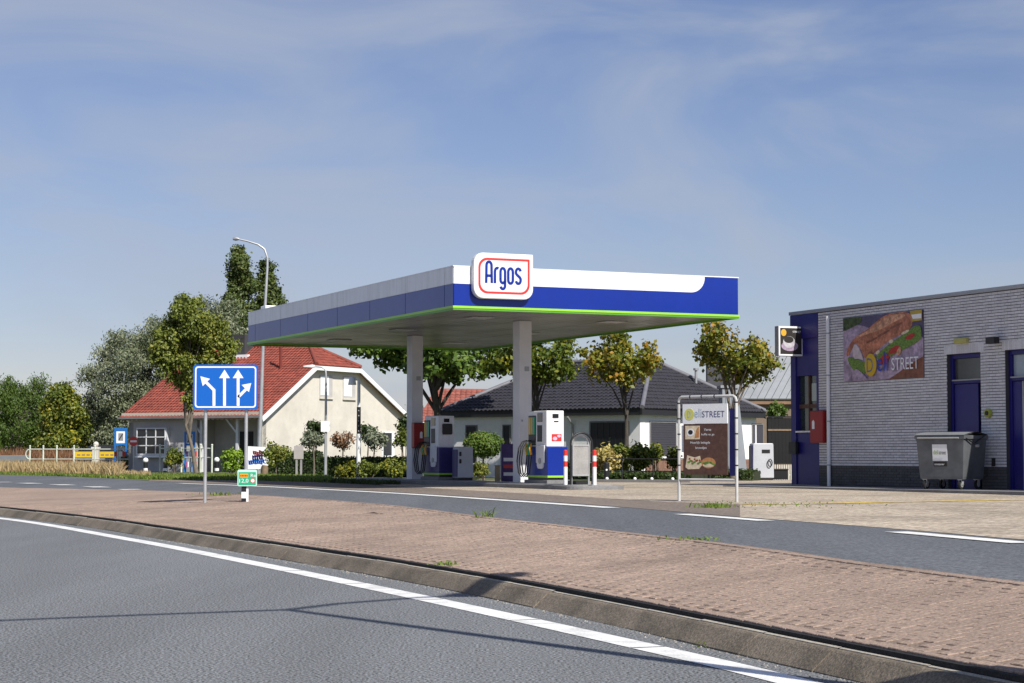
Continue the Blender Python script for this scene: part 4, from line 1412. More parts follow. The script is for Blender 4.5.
for a_ in ((250, 330, 330, 290), (330, 285, 420, 235), (420, 225, 510, 180)):
    x1_, y1_, x2_, y2_ = a_
    pp("printed_slash", [(x1_, y1_), (x2_, y2_), (x2_ + 8, y2_ + 12), (x1_ + 10, y1_ + 14)], M_wd)
for a_ in ((340, 440), (380, 415), (450, 370), (540, 300), (585, 260), (620, 250), (480, 400), (560, 340)):
    pp("printed_leaf", [(a_[0] - 22, a_[1] + 4), (a_[0] - 4, a_[1] - 16), (a_[0] + 22, a_[1] - 8), (a_[0] + 8, a_[1] + 14)], M_let)
pp("printed_crumb", [(150, 395), (172, 340), (205, 375), (240, 470), (200, 450), (165, 460)], mat("print_crumb", (.58, .50, .52), .6, var=.2, scale=8))
pp("printed_lettuce", [(110, 440), (160, 450), (230, 470), (270, 500), (240, 575), (180, 560), (130, 500)], M_let)
pp("printed_lettuce", [(330, 420), (420, 345), (520, 275), (590, 215), (640, 200), (650, 300), (600, 340), (510, 390), (420, 440), (340, 470)], M_let)
pp("printed_cucumber", [(415, 325), (440, 305), (455, 325), (430, 345)], M_cr)
pp("printed_cucumber", [(505, 265), (555, 235), (568, 248), (515, 280)], M_cr)
pp("printed_cucumber", [(320, 410), (345, 385), (360, 400), (335, 425)], M_cr)
pp("printed_tomato", [(350, 450), (400, 410), (430, 430), (400, 490), (350, 500)], M_tom)
pp("printed_tomato", [(410, 395), (480, 345), (500, 370), (470, 405), (430, 425)], M_tom)
pp("printed_tomato", [(520, 305), (590, 255), (606, 280), (570, 315)], M_tom)
pp("printed_crust", [(470, 410), (500, 350), (508, 400), (490, 430)], M_crust_l)
pp("printed_label", [(570, 102), (652, 92), (652, 170), (585, 180)], mat("print_ochre", (.50, .36, .05), .6))
pp("printed_label", [(580, 130), (648, 120), (648, 155), (590, 160)], M_sign_white)
pp("printed_lily", [(180, 520), (230, 560), (270, 600), (230, 610), (160, 560)], M_paper)
cx, cz = pz(290, 498)
lay[0] += .0012
mb = MB(); mb.prism(FW, circ(cx, cz, 0.25, 24, 0.275), lay[0] - .001, lay[0] + .0006); lg = mb.build("logo_disc", mat("logo_gold", (.62, .40, .02), .6, var=.1), pb)
mb = MB(); x, z = pz(262, 552); text_shape(mb, "D", FW, x, z, 0.26, 0.34, 0, lay[0] + .001)
mb.build("lettering", mat("logo_slate", (.12, .17, .25), .6), lg)
mb = MB(); x, z = pz(335, 546); text_shape(mb, "eli", FW, x, z, 0.46, 0.46, 0, lay[0] + .002)
mb.build("lettering", mat("logo_royal", (.04, .07, .42), .6), pb)
mb = MB(); x, z = pz(440, 536); text_shape(mb, "STREET", FW, x, z, 1.08, 0.29, 0, lay[0] + .002)
mb.build("lettering", M_sign_white, pb)

# projecting light box with a coffee picture
lb = thing("projecting_sign", wq(-0.95, 3.9, 0.05), "square projecting sign with a coffee cup picture on the blue bay", "sign")
sF = (wq(-0.80, 0, 0.12) , -nW, ZAX.copy(), dW)
sF = (wq(-0.80, 0, 0.0), nW, ZAX.copy(), dW)
x0, x1, z0, z1 = -0.12, 0.62, 3.75, 4.52
x0 += 0.06; x1 += 0.06
mb = MB(); mb.rect(sF, x0, z0, x1, z1, -0.18, 0.0); bxx = mb.build("box", M_grey, lb, bevel=.01)
mb = MB(); mb.rect(sF, x0 + .01, z0 + .01, x1 - .01, z1 - .01, 0.0, 0.008); mb.build("border", M_sign_white, bxx)
mb = MB(); mb.rect(sF, x0 + .05, z0 + .05, x1 - .05, z1 - .05, 0.008, 0.011); pc = mb.build("picture", M_blk, bxx)
mb = MB(); mb.prism(sF, circ((x0 + x1) / 2 + .04, z0 + .26, .25, 24, .13), .011, .0125); mb.build("saucer", M_paper, pc)
mb = MB(); mb.prism(sF, circ((x0 + x1) / 2 + .06, z0 + .36, .18, 24, .15), .0125, .014); mb.build("cup", mat('print_grey', (.45, .43, .46), .5, var=.3, scale=9), pc)
mb = MB(); mb.prism(sF, circ((x0 + x1) / 2 + .07, z0 + .42, .145, 20, .085), .014, .0155); mb.build("coffee", M_blk, pc)
mb = MB(); mb.prism(sF, circ(x1 - .15, z1 - .17, .08, 18, .09), .0155, .017); mb.build("logo_disc", mat("logo_orange", (.72, .36, .03), .6), pc)
mb = MB(); text_shape(mb, "STREET", (sF[0] + sF[1] * (x0 + x1), -sF[1], sF[2], sF[3]), x0 + .42, z1 - .17, .24, .05, .0155, .017); mb.build("lettering", M_sign_white, pc)
mb = MB(); mb.tube([wq(-.89, 3.8, -0.002), wq(-.89, 3.8, .06)], .03, 8); mb.tube([wq(-.89, 4.3, -0.002), wq(-.89, 4.3, .06)], .03, 8); mb.build("bracket", M_black, lb)

# wheeled waste container
yaw = math.radians(-136.5)
nB = V(math.cos(yaw), math.sin(yaw), 0); xB = V(-nB.y, nB.x, 0)
cbp = wq(6.55, 0, .80)
cont = thing("waste_container", V(cbp.x, cbp.y, ZC + .06), "grey wheeled waste container by the shop's blue door", "waste container")
wB, dB = 1.26, 0.92
ZB = ZC + .06
Ob = V(cbp.x, cbp.y, ZB)
Fb = (Ob - xB * wB / 2, xB, ZAX.copy(), nB)
mb = MB()
def ring(sx, sy, z): return [Ob + xB * (sx * a) + nB * (sy * b) + ZAX * z for a, b in ((-1, 1), (1, 1), (1, -1), (-1, -1))]
# tapered tub with a rim
levels = [(wB / 2 * .86, dB / 2 * .84, .22), (wB / 2 * .88, dB / 2 * .86, .28), (wB / 2 * .97, dB / 2 * .96, 1.08), (wB / 2 * 1.02, dB / 2 * 1.02, 1.10), (wB / 2 * 1.02, dB / 2 * 1.02, 1.17), (wB / 2 * .99, dB / 2 * .99, 1.18)]
vs, fs = [], []
for l in levels: vs += ring(*l)
for j in range(len(levels) - 1):
    for k in range(4):
        k2 = (k + 1) % 4
        fs.append((j * 4 + k, j * 4 + k2, (j + 1) * 4 + k2, (j + 1) * 4 + k))
fs.append((3, 2, 1, 0)); e = (len(levels) - 1) * 4; fs.append((e, e + 1, e + 2, e + 3))
M_cont = mat("container_grey", (.155, .165, .175), .5, var=.10, scale=3, metal=.35, stain=.25, sscale=2)
mb.add(vs, [tuple(reversed(f)) for f in fs]); tub = mb.build("tub", M_cont, cont)
mb = MB()
for sgn in (1,):
    vs = []
    nseg = 6
    for i in range(nseg + 1):
        t = i / nseg
        vs += [Ob + xB * (wB / 2 * 1.03) * sx_ + nB * (dB / 2 * 1.03 - dB * 1.03 * t) + ZAX * (1.185 + .07 * math.sin(math.pi * t)) for sx_ in (-1, 1)]
    mb.add(vs, [(2 * i, 2 * i + 1, 2 * i + 3, 2 * i + 2) for i in range(nseg)])
    vb = [v - ZAX * .02 for v in vs]
    mb.add(vb, [(2 * i + 2, 2 * i + 3, 2 * i + 1, 2 * i) for i in range(nseg)])
mb.build("lid", mat("container_lid", (.22, .23, .24), .5, var=.1, stain=.2), cont)
for sx_ in (-1, 1):                               # lift arms and fittings
    mb = MB(); mb.tube([Ob + xB * sx_ * (wB / 2) + ZAX * .95, Ob + xB * sx_ * (wB / 2 + .07) + ZAX * .95], .035, 10); mb.build("trunnion", M_galv, tub)
    mb = MB(); mb.tube([Ob + xB * sx_ * (wB / 2 + .01) + nB * .40 + ZAX * 1.12, Ob + xB * sx_ * (wB / 2 + .02) + nB * .1 + ZAX * 1.0, Ob + xB * sx_ * (wB / 2 + .02) - nB * .3 + ZAX * 1.16], .014, 6); mb.build("handle", M_black, tub)
mb = MB(); mb.tube([Ob - xB * wB * .42 + nB * (dB / 2 + .05) + ZAX * 1.12, Ob + xB * wB * .42 + nB * (dB / 2 + .05) + ZAX * 1.12], .016, 8); mb.build("grab_bar", M_galv, tub)
slope = (dB / 2 * .96 - dB / 2 * .86) / .80
def fb(x, z, n=0): return Ob + xB * x + ZAX * z + nB * (dB / 2 * .86 + (z - .28) * slope + n)
def fpanel(x0, x1, z0, z1, n, m, name, par):
    mb = MB(); mb.obox(fb(x0, z0, 0.001), fb(x1, z0, .001) - fb(x0, z0, .001), nB * n, fb(x0, z1, .001) - fb(x0, z0, .001)); return mb.build(name, m, par)
# the face seen is mirrored: right in the picture is +xB or -xB
lab = fpanel(-0.20, 0.18, 0.62, 0.98, .006, M_sign_white, "label", tub)
fpanel(-0.18, 0.16, 0.50, 0.60, .006, M_blk, "label_strip", tub)
Fl = (Ob + nB * (dB / 2 * .86 + .50 * slope + .010), (xB if xB.x > 0 else -xB), ZAX.copy(), nB)
mb = MB(); text_shape(mb, "deli", Fl, -0.17, .76, .13, .10, 0, .012); mb.build("lettering", mat("label_green", (.30, .42, .08), .5), lab)
mb = MB(); text_shape(mb, "street", Fl, -0.02, .76, .18, .07, 0, .012); mb.build("lettering", M_blk, lab)
mb = MB(); text_shape(mb, "container", Fl, -0.14, .525, .26, .045, 0, .010); mb.build("lettering", M_sign_white, lab)
for sx_ in (-1, 1):
    for sy_ in (-1, 1):
        c = Ob + xB * sx_ * wB * .36 + nB * sy_ * dB * .34
        mb = MB(); mb.tube([c + ZAX * .10 - xB * .025, c + ZAX * .10 + xB * .025], .10, 14, smooth=False); wh = mb.build("wheel", M_rubber, cont)
        mb = MB(); mb.tube([c + ZAX * .10 - xB * .030, c + ZAX * .10 + xB * .030], .055, 12, smooth=False); mb.build("hub", M_galv, wh)
        mb = MB(); mb.obox(c - xB * .04 - nB * .04 + ZAX * .10, xB * .012, nB * .08, ZAX * .14); mb.obox(c + xB * .030 - nB * .04 + ZAX * .10, xB * .012, nB * .08, ZAX * .14); mb.obox(c - xB * .06 - nB * .06 + ZAX * .205, xB * .12, nB * .12, ZAX * .03); mb.build("castor_fork", M_galv, wh)

# ================================================================== traffic sign and street furniture on the median
sY = 37.9
sg = thing("lane_sign", gpix(225, sY, 0.36), "blue lane arrow sign on two grey poles on the paved median", "traffic sign")
def med_z(x, y): return zmed(x, y) - 0.004
P0 = At(226, 388, sY)
FS = (V(0, sY, 0), V(1, 0, 0), ZAX.copy(), V(0, -1, 0))
pxm = sY / FPX
def sp(zx, zy):                                   # enlarged crop reading -> sign plane
    p = At(180 + zx / 4.267, 340 + zy / 4.267, sY)
    return (p.x, p.z)
tl, brc = sp(58, 105), sp(333, 297)
mb = MB(); mb.prism(FS, rrect(tl[0], brc[1], brc[0], tl[1], (.06,) * 4), 0, .03); pn = mb.build("panel", M_sign_blue, sg)
mb = MB()
i1 = rrect(tl[0] + .035, brc[1] + .035, brc[0] - .035, tl[1] - .035, (.06,) * 4); i2 = rrect(tl[0] + .062, brc[1] + .062, brc[0] - .062, tl[1] - .062, (.04,) * 4)
for i in range(len(i1)):
    j = (i + 1) % len(i1)
    mb.prism(FS, [i1[i], i1[j], i2[j], i2[i]], .03, .033)
mb.build("border", M_sign_white, pn)
sw = 12 / 4.267 * pxm
def arrow(shaft, head):
    mb = MB(); ribbon(mb, FS, [sp(*p) for p in shaft], sw, .03, .033)
    mb.prism(FS, [sp(*p) for p in head], .0302, .034)
    mb.build("arrow", M_sign_white, pn)
arrow([(146, 281), (146, 214), (106, 174)], [(88, 155), (129, 166), (98, 197)])
arrow([(191, 281), (191, 160)], [(191, 127), (214, 163), (168, 163)])
arrow([(249, 281), (249, 160)], [(249, 127), (272, 163), (226, 163)])
arrow([(249, 244), (290, 203)], [(305, 184), (295, 223), (264, 192)])
for u in (205.3, 246.0):
    p = gpix(u, sY + .05, 0)
    mb = MB(); mb.tube([V(p.x, p.y, med_z(p.x, p.y) - .05), V(p.x, p.y, tl[1] - .03)],   .033, 12); po_ = mb.build("pole", M_galv, sg)
    mb = MB(); mb.obox(V(p.x - .05, p.y - .05, (tl[1] + brc[1]) / 2 + .25), V(.10, 0, 0), V(0, .02, 0), V(0, 0, .04)); mb.obox(V(p.x - .05, p.y - .05, (tl[1] + brc[1]) / 2 - .25), V(.10, 0, 0), V(0, .02, 0), V(0, 0, .04)); mb.build("clamp", M_grey, po_)
mb = MB(); mb.rect(FS, tl[0] + .03, tl[1] - .26, brc[0] - .03, tl[1] - .20, -.012, -.002); mb.rect(FS, tl[0] + .03, brc[1] + .20, brc[0] - .03, brc[1] + .26, -.012, -.002); mb.build("stiffener", M_galv, sg)

mkY = 37.5
mp = gpix(245.5, mkY, 0); mzz = med_z(mp.x, mp.y)
hm = thing("kilometre_marker", V(mp.x, mp.y, mzz), "small green kilometre marker reading 12,0 on a short black and white post", "road marker")
FM = (V(0, mkY - .06, 0), V(1, 0, 0), ZAX.copy(), V(0, -1, 0))
def mq(zx, zy):
    p = At(230 + zx / 13.65, 440 + zy / 13.65, mkY - .06); return (p.x, p.z)
a, b = mq(103, 630), mq(370, 405)
mb = MB(); mb.prism(FM, rrect(a[0], a[1], b[0], b[1], (.03,) * 4), 0, .015); pn = mb.build("panel", mat("marker_pale", (.55, .80, .70), .4, var=0), hm)
mb = MB(); mb.rect(FM, a[0] + .02, a[1] + .02, b[0] - .02, b[1] - .045, .015, .018); gp = mb.build("green_field", M_sign_green, pn)
o0, o1 = mq(135, 515), mq(250, 460)
mb = MB(); mb.rect(FM, o0[0], o0[1], o1[0], o1[1], .018, .021); op = mb.build("road_number", M_orange, gp)
mb = MB()
for k in range(5): mb.rect(FM, o0[0] + .013 + k * .029, o0[1] + .025, o0[0] + .031 + k * .029, o1[1] - .025, .021, .023)
mb.build("number_strokes", M_red, op)
mb = MB(); x, z = mq(285, 505); text_shape(mb, "Re", FM, x, z, .095, .06, 0, .021); mb.build("lettering", M_sign_white, gp)
mb = MB(); x, z = mq(130, 590); text_shape(mb, "12,0", FM, x, z, .17, .085, 0, .021); mb.build("lettering", M_sign_white, gp)
c = mq(312, 555)
mb = MB(); mb.prism(FM, circ(c[0], c[1], .047, 18), .018, .020); mb.build("speed_ring", M_redline, gp)
mb = MB(); mb.prism(FM, circ(c[0], c[1], .034, 18), .020, .022); mb.build("speed_disc", M_sign_white, gp)
B0 = V(mp.x - .02, mkY, mzz - .03)
for z0, z1, m in ((0, .10, M_black), (.10, .22, M_sign_white), (.22, .55, M_black)):
    mb = MB(); mb.cbox(B0 + V(0, 0, z0), V(1, 0, 0), V(0, 1, 0), ZAX, .09, .09, z1 - z0); mb.build("post", m, hm)
mb = MB(); mb.cbox(B0 + V(.06, -.02, 0), V(1, 0, 0), V(0, 1, 0), ZAX, .05, .03, .30); mb.build("stake", M_sign_white, hm)

# tall road lamp behind the canopy's far end
def road_lamp_tall():
    y = 84.0
    b = gpix(258.6, y, .33)
    t = thing("tall_road_lamp", b, "tall grey road lamp with curved arm behind the far canopy end", "street lamp")
    pts = [(258.6, 474), (260.5, 420), (263, 347), (265.5, 300), (267.3, 268), (267.5, 258), (264.5, 249), (258, 244.5), (247, 241), (238, 239)]
    P = [At(u, v, y) for u, v in pts]
    P[0].z = .33
    rs = [.09, .085, .07, .06, .052, .047, .043, .04, .038, .036]
    mb = MB(); mb.tube(P, rs, 10); mb.build("pole", M_galv, t)
    mb = MB(); h = P[-1]
    mb.tube([h + V(.05, 0, 0), h + V(-.10, 0, .02), h + V(-.22, 0, .0)], [.05, .10, .05], 10); mb.build("lamp_head", M_grey, t)
    return t
road_lamp_tall()

def garden_lamp(u, ybase, vtop, label, kind):
    b = G(u, ybase, .38)
    y = b.y
    t = thing("street_lamp", b, label, "street lamp")
    top = At(u, vtop, y)
    if kind == 0:
        h = top.z
        mb = MB(); mb.tube([b, V(b.x, y, h - .35), V(b.x - .02, y, h - .12), V(b.x - .16, y, h - .02), V(b.x - .40, y, h)], [.06, .04, .035, .03, .03], 10); mb.build("pole", M_galv, t)
        mb = MB(); mb.prism((V(b.x - .40, y, h), V(-1, 0, 0), ZAX.copy(), V(0, -1, 0)), [(0, -.02), (.1, -.05), (.45, -.02), (.45, .02), (.1, .07), (0, .04)], -.12, .12); mb.build("lamp_head", M_white, t, bevel=.015)
        p = At(u, 427, y - .08)
        mb = MB(); mb.obox(p + V(-.17, -.02, -.18), V(.34, 0, 0), V(0, .05, 0), V(0, 0, .40)); mb.build("notice_board", M_sign_white, t)
    else:
        h = top.z
        mb = MB(); mb.tube([b, V(b.x, y, 2.0)], .085, 12); mb.build("pole", M_white, t)
        mb = MB(); mb.tube([V(b.x, y, 2.0), V(b.x, y, 3.0)], .075, 12); ds_ = mb.build("dark_sleeve", M_black, t)
        for k in range(5):
            q = V(b.x, y - .065, 2.1 + k * .19)
            mb = MB(); mb.ball(q, .03, 8, 6); mb.build("rivet", M_grey, ds_)
        mb = MB(); mb.tube([V(b.x, y, 3.0), V(b.x, y, h)], .06, 12); mb.build("upper_pole", M_white, t)
        mb = MB(); mb.tube([V(b.x, y, h - .04), V(b.x - .25, y, h + .02)], .03, 8); mb.build("arm", M_white, t)
        mb = MB(); mb.tube([V(b.x - .25, y, h - .22), V(b.x - .25, y, h + .08)], [.16, .10], 12); mb.build("lamp_head", M_white, t, bevel=.01)
    return t
garden_lamp(325.5, 477.2, 366.5, "slim grey lamp with flat white head and small notice, before the cream house", 0)
garden_lamp(358.5, 477.4, 379, "white lamp post with studded black sleeve, before the cream house", 1)

# double-armed road lamp on the median, right of the view: its shadow falls across the near lane
JS = V(-1.80, 16.0, 0)                             # where the head of its shadow lies
Hl = 7.9
k_ = 1 / math.tan(SUN_EL)
shd = V(-math.sin(SUN_AZ), math.cos(SUN_AZ), 0) * k_
bs = JS - shd * Hl
rl = thing("double_arm_road_lamp", V(bs.x, bs.y, .21), "double armed grey road lamp standing on the median at the right", "street lamp")
top = V(bs.x, bs.y, Hl)
mb = MB(); mb.tube([V(bs.x, bs.y, .15), V(bs.x, bs.y, 3), top], [.09, .075, .055], 10); mb.build("pole", M_galv, rl)
def unshadow(x, y, h): return V(x, y, 0) - shd * h + V(0, 0, h)
for pts, heads in (([(-1.80, 16.0, 7.9), (-1.45, 16.65, 7.95), (-.95, 17.2, 8.0), (-.50, 17.55, 8.0)], (-.50, 18.15, 8.1, .05, .55)),
                   ([(-1.80, 16.0, 7.9), (-2.95, 15.45, 8.05), (-3.9, 14.95, 8.15), (-5.0, 14.5, 8.2)], (-5.0, 14.5, 8.35, -.9, -.4))):
    Q = [unshadow(x, y, h) for x, y, h in pts]
    mb = MB(); mb.tube(Q, .045, 8); mb.build("arm", M_galv, rl)
    d = (Q[-1] - Q[-2]).normalized()
    mb = MB(); mb.tube([Q[-1] - d * .1, Q[-1] + d * .15, Q[-1] + d * .50, Q[-1] + d * .62], [.06, .20, .19, .06], 10); mb.build("lamp_head", M_grey, rl)

# ================================================================== verge furniture on the left
def picture_frame_sign(u0, u1, vt, vb, label, y):
    t = thing("blue_frame_sign", gpix((u0 + u1) / 2, y, .3), label, "sign")
    a, b = At(u0, vt, y), At(u1, vb, y)
    zb = .27
    F = (V(0, y, 0), V(1, 0, 0), ZAX.copy(), V(0, -1, 0))
    lw_ = .10
    mb = MB(); mb.rect(F, a.x, zb, a.x + lw_, a.z, -.05, .05); mb.build("post", M_frame_blue, t)
    mb = MB(); mb.rect(F, b.x - lw_, zb, b.x, a.z, -.05, .05); mb.build("post", M_frame_blue, t)
    mb = MB(); mb.rect(F, a.x + lw_, a.z - .14, b.x - lw_, a.z - .001, -.05, .05); mb.build("top_rail", M_frame_blue, t)
    ph = (b.x - a.x - 2 * lw_) * 1.35
    mb = MB(); mb.rect(F, a.x + lw_ + .002, a.z - .15 - ph, b.x - lw_ - .002, a.z - .142, -.01, .02); pn = mb.build("panel", M_sign_white, t)
    cx, cz = (a.x + b.x) / 2, a.z - .15 - ph / 2
    mb = MB(); mb.rect(F, cx - .13, cz - .20, cx + .13, cz + .20, .02, .023); dv = mb.build("device", M_grey, pn)
    mb = MB(); stroke(mb, F, [(cx - .10, cz - .16), (cx + .10, cz + .16)], .05, .023, .026); mb.build("device_stroke", M_black, dv)
    mb = MB(); mb.rect(F, a.x + lw_ + .002, a.z - .26 - ph, b.x - lw_ - .002, a.z - .16 - ph, -.03, .03); mb.build("lower_rail", M_frame_blue, t)
    return t
picture_frame_sign(114.5, 127.0, 428, 463, "blue framed white sign nearer the dark parked car", 104)
picture_frame_sign(184.5, 194.8, 431.5, 466, "blue framed white sign half behind the leaning tree trunk", 95.2)

def warning_board(u, y, label):
    t = thing("striped_warning_board", gpix(u, y, .3), label, "warning board", "red and white boards behind the railing")
    p = At(u, 460, y)
    F = (V(p.x, y, 0), V(1, 0, 0), ZAX.copy(), V(0, -1, 0))
    mb = MB(); mb.rect(F, -.035, .25, .035, 1.45, -.03, .0); mb.build("post", M_galv, t)
    for z in (.62, 1.12):
        mb = MB(); mb.rect(F, -.30, z, .30, z + .26, .0, .03); b = mb.build("plank", M_redline, t)
        mb = MB(); mb.rect(F, -.13, z + .002, .12, z + .258, .03, .034); mb.build("white_field", M_sign_white, b)
warning_board(120.0, 101.5, "red and white striped board below the left blue framed sign")
warning_board(190.5, 95.5, "red and white striped board before the leaning tree trunk")

ne = thing("no_entry_sign", gpix(133.5, 96.5, .3), "round red no entry sign beside the blue framed sign", "traffic sign")
p = At(133.6, 441.3, 96.5)
F = (V(p.x, 96.5, 0), V(1, 0, 0), ZAX.copy(), V(0, -1, 0))
mb = MB(); mb.tube([V(p.x, 96.53, .27), V(p.x, 96.53, p.z)], .03, 8); mb.build("pole", M_galv, ne)
mb = MB(); mb.prism(F, circ(0, p.z, .23, 22), 0, .02); ds_ = mb.build("disc", M_redline, ne)
mb = MB(); mb.rect(F, -.16, p.z - .045, .16, p.z + .045, .02, .023); mb.build("bar", M_sign_white, ds_)

# railing along the ditch
def railing(us, y0, y1, vt, vl, label, bow=False):
    ys = [y0 + (y1 - y0) * (u - us[0]) / (us[-1] - us[0]) for u in us]
    P = [At(u, vt, y) for u, y in zip(us, ys)]
    L = [At(u, vl, y) for u, y in zip(us, ys)]
    t = thing("railing", V(P[0].x, P[0].y, .28), label, "railing", "pale railings on the verge")
    for a in P:
        mb = MB(); mb.tube([V(a.x, a.y, .22), V(a.x, a.y, a.z + .14)], .045, 8); mb.ball(V(a.x, a.y, a.z + .16), .055, 8, 6); mb.build("post", M_rail, t)
    mb = MB(); mb.tube(P, .032, 8); mb.build("top_rail", M_rail, t)
    mb = MB(); mb.tube(L, .028, 8); mb.build("lower_rail", M_rail, t)
    if bow:
        a, b = P[0], L[0]
        c = (a + b) / 2
        h = (a.z - b.z) / 2
        mb = MB(); mb.tube([V(a.x - .22 * math.sin(math.pi * k / 10) , a.y, c.z + h * math.cos(math.pi * k / 10)) for k in range(11)], .032, 8); mb.build("end_bow", M_rail, t)
railing([30, 43.3, 56.8, 74, 95, 118, 142.5], 103, 100, 449.3, 459.2, "long pale railing with bowed end in the dry grass", True)
railing([160, 181.5, 200.8, 212], 96, 93.5, 448.5, 457.6, "short pale railing before the red roofed house's window")

gr = thing("guard_rail", gpix(10, 107, .3), "low dark grey guard rail in the dry grass at far left", "guard rail")
a, b = At(-20, 459, 107), At(29, 458.6, 106)
mb = MB(); mb.obox(V(a.x, a.y, a.z - .12), b - a, V(0, .06, 0), V(0, 0, .30)); mb.build("beam", M_grey, gr, bevel=.02)
for f in (.1, .5, .9):
    q = a.lerp(b, f); mb = MB(); mb.obox(V(q.x - .05, q.y + .065, .2), V(.1, 0, 0), V(0, .08, 0), V(0, 0, q.z - .05 - .2)); mb.build("post", M_galv, gr)

gp_ = thing("gate_post", gpix(96, 105, .3), "cream gate post with round finial behind the railing", "gate post")
q = At(96, 443.2, 105)
mb = MB(); mb.cbox(V(q.x, 105, .25), V(1, 0, 0), V(0, 1, 0), ZAX, .34, .34, q.z - .55); mb.build("shaft", M_cream, gp_, bevel=.02)
mb = MB(); mb.cbox(V(q.x, 105, q.z - .30), V(1, 0, 0), V(0, 1, 0), ZAX, .44, .44, .10); mb.build("cap", M_cream, gp_, bevel=.02)
mb = MB(); mb.ball(V(q.x, 105, q.z - .06), .15, 12, 8); mb.build("finial", M_cream, gp_)

yb = thing("yellow_banner", gpix(95, 109, .3), "long yellow banner fixed low behind the pale railing", "banner")
a, b = At(74.5, 451.6, 109), At(115, 457.5, 109)
F = (V(0, 109, 0), V(1, 0, 0), ZAX.copy(), V(0, -1, 0))
mb = MB(); mb.rect(F, a.x, b.z, b.x, a.z, 0, .03); bn = mb.build("cloth", M_yellow, yb)
mb = MB()
for k in range(8): mb.rect(F, a.x + .15 + k * .26, b.z + .10, a.x + .33 + k * .26, b.z + .18, .03, .033)
mb.build("print_strokes", M_wood, bn)
for f in (.05, .5, .95):
    x = a.x + (b.x - a.x) * f; mb = MB(); mb.rect(F, x - .03, .2, x + .03, a.z, -.06, -.001); mb.build("stake", M_wood, yb)

# small garden bollards with white heads
for u, v, lab in ((145.6, 461, "black garden bollard with white head below the bay window's left side"), (165.5, 460.8, "black garden bollard with white head before the yellow green bush"), (216.8, 460.5, "black garden bollard with white head left of the round bright bush")):
    y = 94.0
    q = At(u, v, y)
    t = thing("garden_bollard", V(q.x, y, .3), lab, "bollard", "black garden bollards with white heads")
    mb = MB(); mb.tube([V(q.x, y, .25), V(q.x, y, q.z - .05)], .10, 10); mb.build("shaft", M_black, t)
    mb = MB(); mb.ball(V(q.x, y, q.z + .03), .13, 12, 8); mb.build("head", M_sign_white, t)
    mb = MB(); mb.tube([V(q.x, y, .45), V(q.x, y, .58)], .108, 10); mb.build("white_ring", M_sign_white, t)

# leaning white painted banner board with its short stump
bb = thing("painted_board", gpix(257, 82.5, .32), "tilted white board with red and blue painted lettering by the road lamp", "board")
Yb = 82.5
F = (V(0, Yb, 0), V(1, 0, 0), ZAX.copy(), V(0, -1, 0))
def bq(zx, zy):
    p = At(230 + zx / 13.65, 440 + zy / 13.65, Yb); return (p.x, p.z)
mb = MB(); mb.prism(F, [bq(245, 85), bq(540, 100), bq(505, 540), bq(490, 540), bq(495, 395), bq(240, 400)], 0, .03); pn = mb.build("board", M_sign_white, bb)
rr_ = random.Random(3)
for nm, m, (xa, ya, xb, yb_), n in (("red_lettering", M_red, (330, 160, 440, 200), 5), ("blue_lettering", M_sign_blue, (270, 270, 460, 320), 8), ("violet_lettering", M_navy, (320, 205, 440, 265), 5)):
    mb = MB()
    for k in range(n):
        x = xa + (xb - xa) * k / (n - 1); y_ = (ya + yb_) / 2 + rr_.uniform(-15, 15)
        h = (yb_ - ya) / 2 + rr_.uniform(0, 8)
        pts = [bq(x - 7, y_ + h), bq(x - 5, y_ - h), bq(x + 9, y_ - h * .6), bq(x - 4, y_), bq(x + 10, y_ + h)]
        ribbon(mb, F, pts, .045, .030 + .0004 * k, .033 + .0004 * k)
    mb.build(nm, m, pn)
mb = MB(); c = bq(468, 530); mb.tube([V(c[0], Yb - .08, .25), V(c[0] + .05, Yb - .08, bq(468, 345)[1])], .14, 10); mb.build("stump", M_wood, bb)
sgn2 = thing("grey_notice_posts", gpix(298, 79, .33), "grey notice panel on two posts seen from behind, left of the garden", "notice")
q = At(294, 446, 79); q2 = At(303.5, 459, 79)
F = (V(0, 79, 0), V(1, 0, 0), ZAX.copy(), V(0, -1, 0))
mb = MB(); mb.rect(F, q.x, q2.z, q2.x, q.z, 0, .02); mb.build("panel", mat("weathered_panel", (.40, .37, .35), .7, var=.1), sgn2)
for f in (.28, .75):
    x = q.x + (q2.x - q.x) * f; mb = MB(); mb.rect(F, x - .04, .28, x + .04, q.z + .03, -.06, -.001); mb.build("post", M_conc, sgn2)

